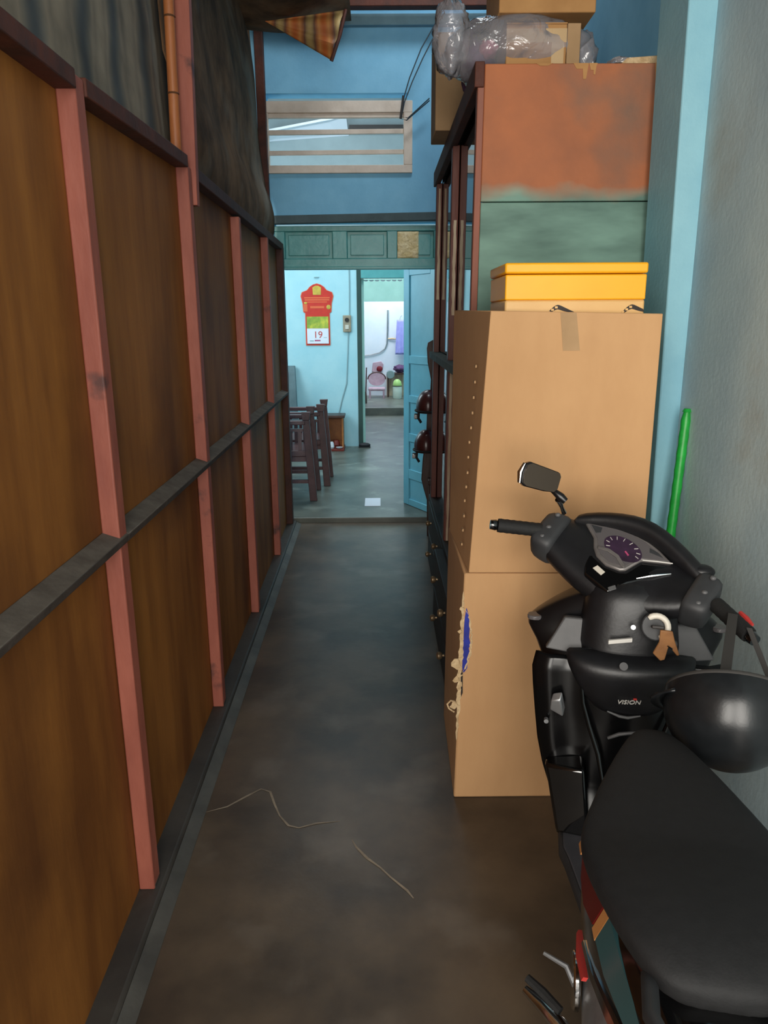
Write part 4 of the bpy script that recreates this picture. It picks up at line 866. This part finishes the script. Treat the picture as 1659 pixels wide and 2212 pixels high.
# ================================================================== HELMET hung from the right grip
hc = Vector((0.712, 1.37, 0.822))
hm = empty('helmet', hc, 0, 'black half-shell helmet hung by its strap from the right grip', 'helmet')
ho = Vector((0.22, 0.68, 0.70)).normalized(); ha = ho.cross(Vector((0, 0, 1))).normalized(); hb_ = ha.cross(ho)   # ho: where the opening faces
def dome(r, lim, n=36, m=16, sx=1.0, sy=1.06):
    rings = []
    for i in range(m + 1):
        a = R(4) + (lim - R(4)) * i / m
        rings.append([-ho * r * math.cos(a) * 1.0 + (ha * math.cos(t) * sx + hb_ * math.sin(t) * sy) * r * math.sin(a) for t in [2 * math.pi * k / n for k in range(n)]])
    return rings
oR, iR = dome(0.126, R(104)), dome(0.112, R(104))
b = MB(); b.loft(oR, cap=False); b.add(oR[0], [tuple(range(36))]); b.build('shell', 'helmet_shell', hm, smooth=70)
b = MB(); b.loft(iR, cap=False); b.add(iR[0], [tuple(range(36))]); b.build('liner', 'rubber', hm, smooth=70)
rim = [(p * 0.5 + q * 0.5) for p, q in zip(oR[-1], iR[-1])]; MB().tube(rim + [rim[0]], 0.0085, 8, cap=False).build('rim_trim', 'strap_grey', hm, smooth=60)
pk = []
for k in range(13):
    t_ = R(150 + 60 * k / 12); base = oR[-2][0] * 0 + (-ho * 0.126 * math.cos(R(92)) + (ha * math.cos(t_) + hb_ * math.sin(t_) * 1.06) * 0.126); pk.append((base, base * 1.0 + (ha * math.cos(t_) + hb_ * math.sin(t_)) * 0.026 * math.sin(math.pi * k / 12) - ho * 0.006))
b = MB(); b.add([p for p, q in pk] + [q for p, q in pk], [(k, k + 1, 14 + k, 13 + k) for k in range(12)]); b.build('peak', 'helmet_shell', hm, solid=0.005)
def s2w(p): return Matrix.Rotation(-R(11.5), 3, 'Z') @ Vector(p) + Vector((SRX, SRY, 0))
gA = s2w(stv(0.262, -0.052, -0.012)); gB = s2w(stv(0.306, -0.084, -0.016))
def strap(p0, p1, wd, name='strap'):
    p0 = Vector(p0) - hc; p1 = Vector(p1) - hc; d = Vector((0.6, -0.4, 0)).normalized() * wd
    top = p1 + Vector((0, 0, 0.018)); bk = Vector((-0.010, 0.016, 0)); b = MB()
    for q0, q1 in ((p0, top), ):
        b.hexa([q0 - d, q0 + d, q0 + d + bk * 0.15, q0 - d + bk * 0.15], [q1 - d, q1 + d, q1 + d + bk * 0.15, q1 - d + bk * 0.15])
    b.build(name, 'strap_grey', hm, bevel=0.001)
strap(hc + ho * 0.03 - ha * 0.02 + hb_ * 0.10, gA + Vector((-0.004, -0.018, 0)), 0.010)
strap(hc + ho * 0.03 + ha * 0.095, gB + Vector((-0.004, -0.018, 0)), 0.006)

# ================================================================== INNER ROOM THINGS
# tear-off calendar
cal = empty('wall_calendar', (-0.757, YC - 0.004, 1.30), 0, 'red tear-off wall calendar showing 19 on the pale cyan wall', 'calendar')
CWH = 0.165
crown = [(-0.15, 0.0), (0.15, 0.0), (0.15, 0.385), (0.172, 0.40), (0.178, 0.50), (0.200, 0.585), (0.185, 0.63), (0.12, 0.655), (0.085, 0.695), (0.045, 0.72), (0.0, 0.732), (-0.045, 0.72), (-0.085, 0.695), (-0.12, 0.655), (-0.185, 0.63), (-0.200, 0.585), (-0.178, 0.50), (-0.172, 0.40), (-0.15, 0.385)]
MB().poly([(x, 0, z) for x, z in crown], (0, -0.004, 0)).build('board', 'cal_orange', cal)
inner = [(x * 0.955, z * 0.985 + 0.006) for x, z in crown]
MB().poly([(x, -0.004, z) for x, z in inner], (0, -0.002, 0)).build('red_panel', 'cal_red', cal)
MB().poly([(x, -0.006, z) for x, z in ((-0.048, 0.60), (0.048, 0.60), (0.052, 0.685), (0.02, 0.705), (-0.02, 0.705), (-0.052, 0.685))], (0, -0.003, 0)).build('gold_emblem', 'cal_gold', cal)
for z, wd, th in ((0.565, 0.155, 0.008), (0.540, 0.150, 0.008), (0.515, 0.12, 0.006), (0.455, 0.085, 0.014)):
    MB().box(-wd, wd, -0.008, -0.006, z - th, z + th).build('printed_line', 'cal_orange', cal)
MB().box(-0.165, -0.120, -0.009, -0.006, 0.405, 0.49).build('gold_print', 'cal_orange', cal); MB().ball((-0.14, -0.008, 0.505), 0.02, 0.003, 0.015, 12, 6).build('gold_print', 'cal_gold', cal)
MB().ball((0.138, -0.008, 0.455), 0.026, 0.004, 0.028, 14, 8).build('gold_print', 'cal_gold', cal)
MB().box(-0.132, 0.132, -0.009, -0.006, 0.205, 0.345).build('landscape_print', 'cal_green', cal)
pdd = MB().box(-0.132, 0.132, -0.022, -0.006, 0.022, 0.203).build('date_pad', 'paper', cal, bevel=0.002)
text('date_number', '19', 0.115, 'red_plastic', basis((0.002, -0.0228, 0.125), (1, 0, 0), (0, 0, 1)), cal, 0.0006)
MB().box(-0.04, 0.03, -0.0232, -0.0222, 0.052, 0.068).build('printed_line', 'mark_pink', cal)
MB().box(-0.10, -0.05, -0.0232, -0.0222, 0.050, 0.062).build('printed_line', 'cable_grey', cal); MB().box(0.07, 0.11, -0.0232, -0.0222, 0.092, 0.098).build('printed_line', 'cable_grey', cal)
MB().box(-0.028, 0.03, -0.012, 0.0, 0.80, 0.808).build('nail', 'cable_grey', cal)
# switch plate and its cable
sw = empty('light_switch', (-0.397, YC - 0.001, 1.458), 0, 'beige two gang switch with cable on the pale cyan wall', 'switch')
MB().box(-0.05, 0.05, -0.03, 0.0, 0.0, 0.2).build('plate', 'switch_plate', sw, bevel=0.008)
MB().disc((0, -0.03, 0.145), (0, -1, 0), 0.026, 0.012, 18).build('socket_face', 'cabinet_dark', sw); MB().box(-0.022, 0.022, -0.04, -0.03, 0.035, 0.085).build('rocker', 'ivory', sw, bevel=0.003)
MB().tube([(0.012, -0.008, 0.0), (0.002, -0.008, -0.25), (-0.02, -0.008, -0.62), (-0.08, -0.008, -0.82), (-0.13, -0.008, -1.02)], 0.007, 6).build('cable', 'cable_grey', sw)
MB().tube([(0.03, -0.008, 0.2), (0.035, -0.008, 0.5), (0.035, -0.008, 0.74)], 0.007, 6).build('cable', 'cable_grey', sw)
# little floor altar
al = empty('floor_altar', (-0.555, 9.11, 0.042), 0, 'small orange wooden floor altar against the cyan wall', 'altar')
MB().box(-0.14, 0.11, -0.12, 0.22, 0.0, 0.03).build('base', 'altar_red', al, bevel=0.004)
MB().box(-0.13, 0.10, 0.18, 0.21, 0.03, 0.40).build('back', 'altar_orange', al); MB().box(0.08, 0.10, -0.02, 0.18, 0.03, 0.40).build('side_panel', 'altar_orange', al); MB().box(-0.13, -0.11, -0.02, 0.18, 0.03, 0.40).build('side_panel', 'altar_orange', al)
MB().box(-0.15, 0.12, -0.05, 0.22, 0.40, 0.43).build('roof', 'wood_brown', al, bevel=0.004)
MB().box(-0.10, 0.07, 0.165, 0.18, 0.10, 0.36).build('back_board', 'altar_orange', al)
v_ = MB().tube([(0.01, 0.02, 0.031), (0.01, 0.02, 0.06), (0.01, 0.02, 0.09), (0.01, 0.02, 0.115)], [0.03, 0.045, 0.04, 0.03], 12).build('incense_pot', 'altar_red'); v_.location = al.location
tag(v_, 'dark red incense pot inside the small orange altar', 'pot')
v_ = MB().tube([(-0.04, -0.09, 0.031), (-0.04, -0.09, 0.05), (-0.04, -0.09, 0.10), (-0.04, -0.09, 0.115)], [0.02, 0.03, 0.022, 0.014], 12).build('offering_vase', 'porcelain'); v_.location = al.location
tag(v_, 'small pale vase at the front of the orange altar', 'vase')
v_ = MB().tube([(0.05, -0.085, 0.031), (0.05, -0.085, 0.036), (0.05, -0.085, 0.048)], [0.02, 0.035, 0.045], 14).build('offering_dish', 'porcelain'); v_.location = al.location
tag(v_, 'low white dish at the front of the orange altar', 'dish')
# leaning boards left of the calendar
lb = MB().hexa([(-1.20, 8.95, 0.042), (-0.985, 8.95, 0.042), (-0.985, 9.0, 0.042), (-1.20, 9.0, 0.042)], [(-1.20, 9.29, 1.06), (-1.045, 9.29, 1.06), (-1.045, 9.34, 1.06), (-1.20, 9.34, 1.06)]).build('leaning_board', 'grey_board', bevel=0.012)
tag(lb, 'grey folded board leaning on the cyan wall, behind a dark board', 'board')
lb = MB().hexa([(-1.25, 8.60, 0.042), (-1.055, 8.60, 0.042), (-1.055, 8.64, 0.042), (-1.25, 8.64, 0.042)], [(-1.25, 8.82, 1.02), (-1.075, 8.82, 1.02), (-1.075, 8.86, 1.02), (-1.25, 8.86, 1.02)]).build('leaning_board', 'altar_red', bevel=0.008)
tag(lb, 'dark red-brown board leaning in front of the grey board', 'board')
# wooden armchairs seen from the side, facing left
def chair(x, y, label):
    r = empty('wooden_armchair', (x, y, 0.042), 0, label, 'chair', 'wooden armchairs in the inner room')
    for yy in (0.0, 0.44):
        MB().hexa([(-0.03, yy, 0), (0.035, yy, 0), (0.035, yy + 0.05, 0), (-0.03, yy + 0.05, 0)], [(-0.075, yy, 0.72), (-0.015, yy, 0.72), (-0.015, yy + 0.05, 0.72), (-0.075, yy + 0.05, 0.72)]).hexa(
            [(-0.075, yy, 0.72), (-0.015, yy, 0.72), (-0.015, yy + 0.05, 0.72), (-0.075, yy + 0.05, 0.72)], [(-0.085, yy, 0.79), (-0.005, yy, 0.79), (-0.005, yy + 0.05, 0.79), (-0.085, yy + 0.05, 0.79)]).build('back_leg', 'wood_chair', r, bevel=0.004)
        MB().box(-0.52, -0.47, yy, yy + 0.05, 0, 0.70).build('front_leg', 'wood_chair', r, bevel=0.004)
        MB().hexa([(-0.53, yy - 0.005, 0.68), (-0.05, yy - 0.005, 0.68), (-0.05, yy + 0.055, 0.68), (-0.53, yy + 0.055, 0.68)], [(-0.53, yy - 0.005, 0.715), (-0.05, yy - 0.005, 0.715), (-0.05, yy + 0.055, 0.715), (-0.53, yy + 0.055, 0.715)]).build('armrest', 'wood_chair', r, bevel=0.006)
        MB().box(-0.47, -0.04, yy + 0.01, yy + 0.04, 0.62, 0.645).build('side_rail', 'wood_chair', r); MB().box(-0.47, -0.03, yy + 0.01, yy + 0.04, 0.36, 0.40).build('side_rail', 'wood_chair', r); MB().box(-0.47, -0.01, yy + 0.01, yy + 0.04, 0.16, 0.19).build('side_rail', 'wood_chair', r)
        for xx in (-0.40, -0.30, -0.20, -0.12): MB().box(xx, xx + 0.03, yy + 0.015, yy + 0.035, 0.45, 0.62).build('spindle', 'wood_chair', r)
    MB().box(-0.50, -0.05, 0.0, 0.49, 0.40, 0.455).build('seat', 'wood_chair', r, bevel=0.008)
    for z in (0.52, 0.60, 0.68): MB().box(-0.065, -0.045, 0.05, 0.44, z, z + 0.045).build('back_slat', 'wood_chair', r)
    return r
chair(-0.600, 6.41, 'dark wooden armchair nearest the doorway, turned to the left')
chair(-0.520, 7.02, 'dark wooden armchair standing behind the nearest armchair')
# white sheet on the floor
pp = MB().box(-0.14, -0.003, 6.21, 6.505, 0.0425, 0.0445).build('paper_sheet', 'paper'); tag(pp, 'white square sheet lying on the grey floor inside the doorway', 'paper')
# carved wooden seat by the doorway, mostly behind the wardrobe, with two helmets hung on it
ws_ = empty('carved_chair', (0.40, 5.42, 0.0), 0, 'carved brown wooden high-back chair beyond the wardrobe at the doorway', 'chair')
edge = [(-0.05, 0.0), (-0.052, 0.28), (-0.075, 0.36), (-0.095, 0.44), (-0.085, 0.60), (-0.06, 0.80), (-0.055, 1.0), (-0.035, 1.10), (-0.030, 1.18), (-0.055, 1.30), (-0.062, 1.40), (-0.055, 1.44), (0.0, 1.47), (0.055, 1.44), (0.062, 1.40), (0.055, 1.30), (0.03, 1.18), (0.05, 0.9), (0.08, 0.44), (0.05, 0.28), (0.05, 0.0)]
MB().poly([(x, 0, z) for x, z in edge], (0, 0.035, 0)).build('backrest', 'wood_brown', ws_, bevel=0.005)
MB().box(-0.05, 0.30, -0.10, 0.0, 0.42, 0.46).build('seat', 'wood_brown', ws_, bevel=0.005)
for xx in (-0.045, 0.26): MB().box(xx, xx + 0.04, -0.10, -0.06, 0.0, 0.42).build('leg', 'wood_brown', ws_, bevel=0.004)
def small_helmet(z, label, x=0.338):
    r = empty('helmet', (x, 5.26, z), 0, label, 'helmet', 'maroon helmets on the carved chair'); r.scale = (1.12, 1.12, 1.25)
    b = MB(); rings = []
    for i in range(13):
        a = R(4 + 106 * i / 12); rings.append([Vector((0.075 * math.sin(a) * math.cos(t), 0.095 * math.sin(a) * math.sin(t), 0.095 * math.cos(a))) for t in [2 * math.pi * k / 24 for k in range(24)]])
    b.loft(rings); b.build('shell', 'helmet_maroon', r, smooth=70)
    MB().tube([Vector((0.079 * math.cos(t), 0.10 * math.sin(t), -0.022)) for t in [2 * math.pi * k / 24 for k in range(25)]], 0.006, 6, cap=False).build('rim_trim', 'rubber', r)
    MB().box(-0.088, -0.060, -0.06, -0.03, -0.065, -0.035).build('visor_hinge', 'cabinet_dark', r, bevel=0.004); MB().box(-0.090, -0.070, -0.063, -0.06, -0.062, -0.040).build('buckle', 'chrome', r, bevel=0.002)
    MB().tube([(-0.06, -0.05, -0.03), (-0.062, -0.055, -0.06), (-0.045, -0.055, -0.085)], 0.008, 6).build('strap', 'rubber', r)
    return r
small_helmet(1.005, 'glossy dark maroon helmet, upper of two beside the teal door')
small_helmet(0.725, 'glossy dark maroon helmet, lower of two beside the teal door', 0.326)
# shoes by the far doorway
sh = empty('shoe', (-0.20, 9.28, 0.042), 0, 'dark shoe on the floor at the foot of the far doorway', 'shoe')
blob((0, 0, 0.03), 0.075, 0.04, 0.03, 0.1, 2, 2, 16, 10, flat=0.001).build('upper', 'shoe_dark', sh, smooth=70); MB().box(-0.075, 0.075, -0.038, 0.038, 0.0, 0.012).build('sole', 'rubber', sh, bevel=0.004)

# ================================================================== KITCHEN THINGS
KF = 0.172
st_ = empty('plastic_chair', (-0.06, 14.15, KF), 0, 'pink and white plastic chair in the far kitchen', 'chair')
bk = [(-0.16 + 0.02, 0.22)] + [(0.155 * math.cos(t) - 0.0, 0.30 + 0.16 * math.sin(t)) for t in [R(200 - 20 * k) for k in range(12)]]
MB().poly([(0.16 * math.cos(t) , 0.05, 0.34 + 0.12 * math.sin(t)) for t in [2 * math.pi * k / 20 for k in range(20)]], (0, 0.02, 0)).build('backrest', 'kitchen_pink', st_, bevel=0.004)
MB().box(-0.16, 0.16, -0.15, 0.05, 0.14, 0.20).build('seat', 'kitchen_pink', st_, bevel=0.02)
for xx in (-0.13, 0.13):
    for yy in (-0.13, 0.03): MB().tube([(xx, yy, 0), (xx, yy, 0.15)], 0.018, 8).build('leg', 'kitchen_pink', st_)
MB().tube([(0.17 * math.cos(t), 0.06, 0.34 + 0.13 * math.sin(t)) for t in [R(0 + 18 * k) for k in range(11)]], 0.012, 8).build('back_frame', 'wood_chair', st_)
tk = empty('water_tank', (0.322, 13.95, KF), 0, 'white plastic bottle with a pale green top in the kitchen', 'bottle')
MB().tube([(0, 0, 0), (0, 0, 0.02), (0, 0, 0.22), (0, 0, 0.24)], [0.075, 0.085, 0.085, 0.08], 20).build('body', 'bottle_white', tk); MB().tube([(0, 0, 0.24), (0, 0, 0.25), (0, 0, 0.32), (0, 0, 0.36)], [0.082, 0.086, 0.07, 0.03], 20).build('lid', 'bottle_green', tk)
MB().tube([(0.086 * math.cos(t), 0.086 * math.sin(t), 0.235) for t in [2 * math.pi * k / 20 for k in range(21)]], 0.006, 6, cap=False).build('band', 'dark_grey_plastic', tk)
ct = empty('kitchen_shelf', (0.25, 14.35, KF), 0, 'low dark shelf against the white kitchen wall', 'shelf')
MB().box(-0.12, 0.45, -0.10, 0.20, 0.42, 0.45).build('top', 'wood_brown', ct); MB().box(-0.12, 0.45, 0.17, 0.20, 0.0, 0.42).build('back', 'cabinet_worn', ct)
for xx in (-0.11, 0.42): MB().box(xx, xx + 0.03, -0.10, -0.07, 0.0, 0.42).build('leg', 'wood_brown', ct)
po = empty('cooking_pot', (0.20, 14.20, KF + 0.40), 0, 'round grey cooking pot hanging sideways from the kitchen shelf', 'pot')
MB().tube([(0, -0.06, 0.03), (0, -0.05, 0.03), (0, 0.04, 0.03), (0, 0.045, 0.03)], [0.07, 0.078, 0.078, 0.06], 24).build('body', 'grey_pot', po); MB().tube([(0.078, -0.05, 0.03), (0.12, -0.05, 0.04)], 0.008, 6).build('handle', 'black_satin', po)
pbag = blob((0, 0, 0.075), 0.12, 0.08, 0.075, 0.35, 2.6, 12, 24, 14, flat=0.001).build('purple_bag', 'purple_cloth', smooth=70); pbag.location = (0.385, 14.35, KF + 0.451); tag(pbag, 'crumpled purple bag on the kitchen shelf', 'bag')
lt = empty('pot_lid', (-0.035, 14.575, 0.60), 0, 'pale tray with a dark red patch leaning on the kitchen wall', 'tray')
MB().poly([(-0.12, 0, 0.03), (0.06, 0, 0.0), (0.11, 0, 0.17), (0.06, 0, 0.23), (-0.10, 0, 0.20)], (0, 0.02, 0)).build('tray', 'kitchen_pink', lt, bevel=0.008); MB().ball((0.03, -0.01, 0.085), 0.06, 0.015, 0.055, 16, 8).build('red_bowl', 'red_pot', lt)
pi_ = empty('wall_pipe', (0.15, 14.58, 1.1), 0, 'grey pipe running down the white kitchen wall and curving left', 'pipe')
MB().tube([(0.012, 0, 0.68), (0.005, 0, 0.3), (-0.008, 0, 0.06), (-0.05, 0, -0.04), (-0.16, 0, -0.11), (-0.30, 0, -0.145), (-0.45, 0, -0.16)], [0.017, 0.017, 0.014, 0.010, 0.008, 0.008, 0.008], 8).build('pipe', 'steel', pi_); MB().tube([(-0.002, 0, 0.15), (0.10, -0.01, 0.155), (0.22, -0.01, 0.14)], [0.01, 0.014, 0.008], 8).build('tap', 'brass', pi_)
shr = empty('hanging_shirt', (0.40, 14.45, 0.96), 0, 'lilac shirt hanging at the right of the kitchen wall', 'shirt')
MB().grid(10, 16, lambda a, b: ((-0.09 + 0.19 * a) * (1.15 - 0.35 * b), 0.02 * math.sin(a * 12) * (1 - b), 0.64 * b)).build('cloth', 'lilac_cloth', shr, solid=0.006); MB().tube([(-0.02, 0, 0.63), (0.0, 0, 0.70), (0.03, 0.149, 0.72)], 0.004, 6).build('hanger', 'steel', shr)
br = empty('broom', (-0.255, 13.2, KF), 0, 'dark broom standing at the left of the kitchen', 'broom')
MB().tube([(0, 0, 0.0), (0.005, 0.02, 0.20), (0.02, 0.05, 0.62)], [0.022, 0.012, 0.010], 8).build('handle', 'wood_chair', br); MB().tube([(-0.01, -0.02, 0.0), (0.0, 0.0, 0.12), (0.004, 0.015, 0.2)], [0.035, 0.025, 0.012], 8).build('bristles', 'wood_brown', br)
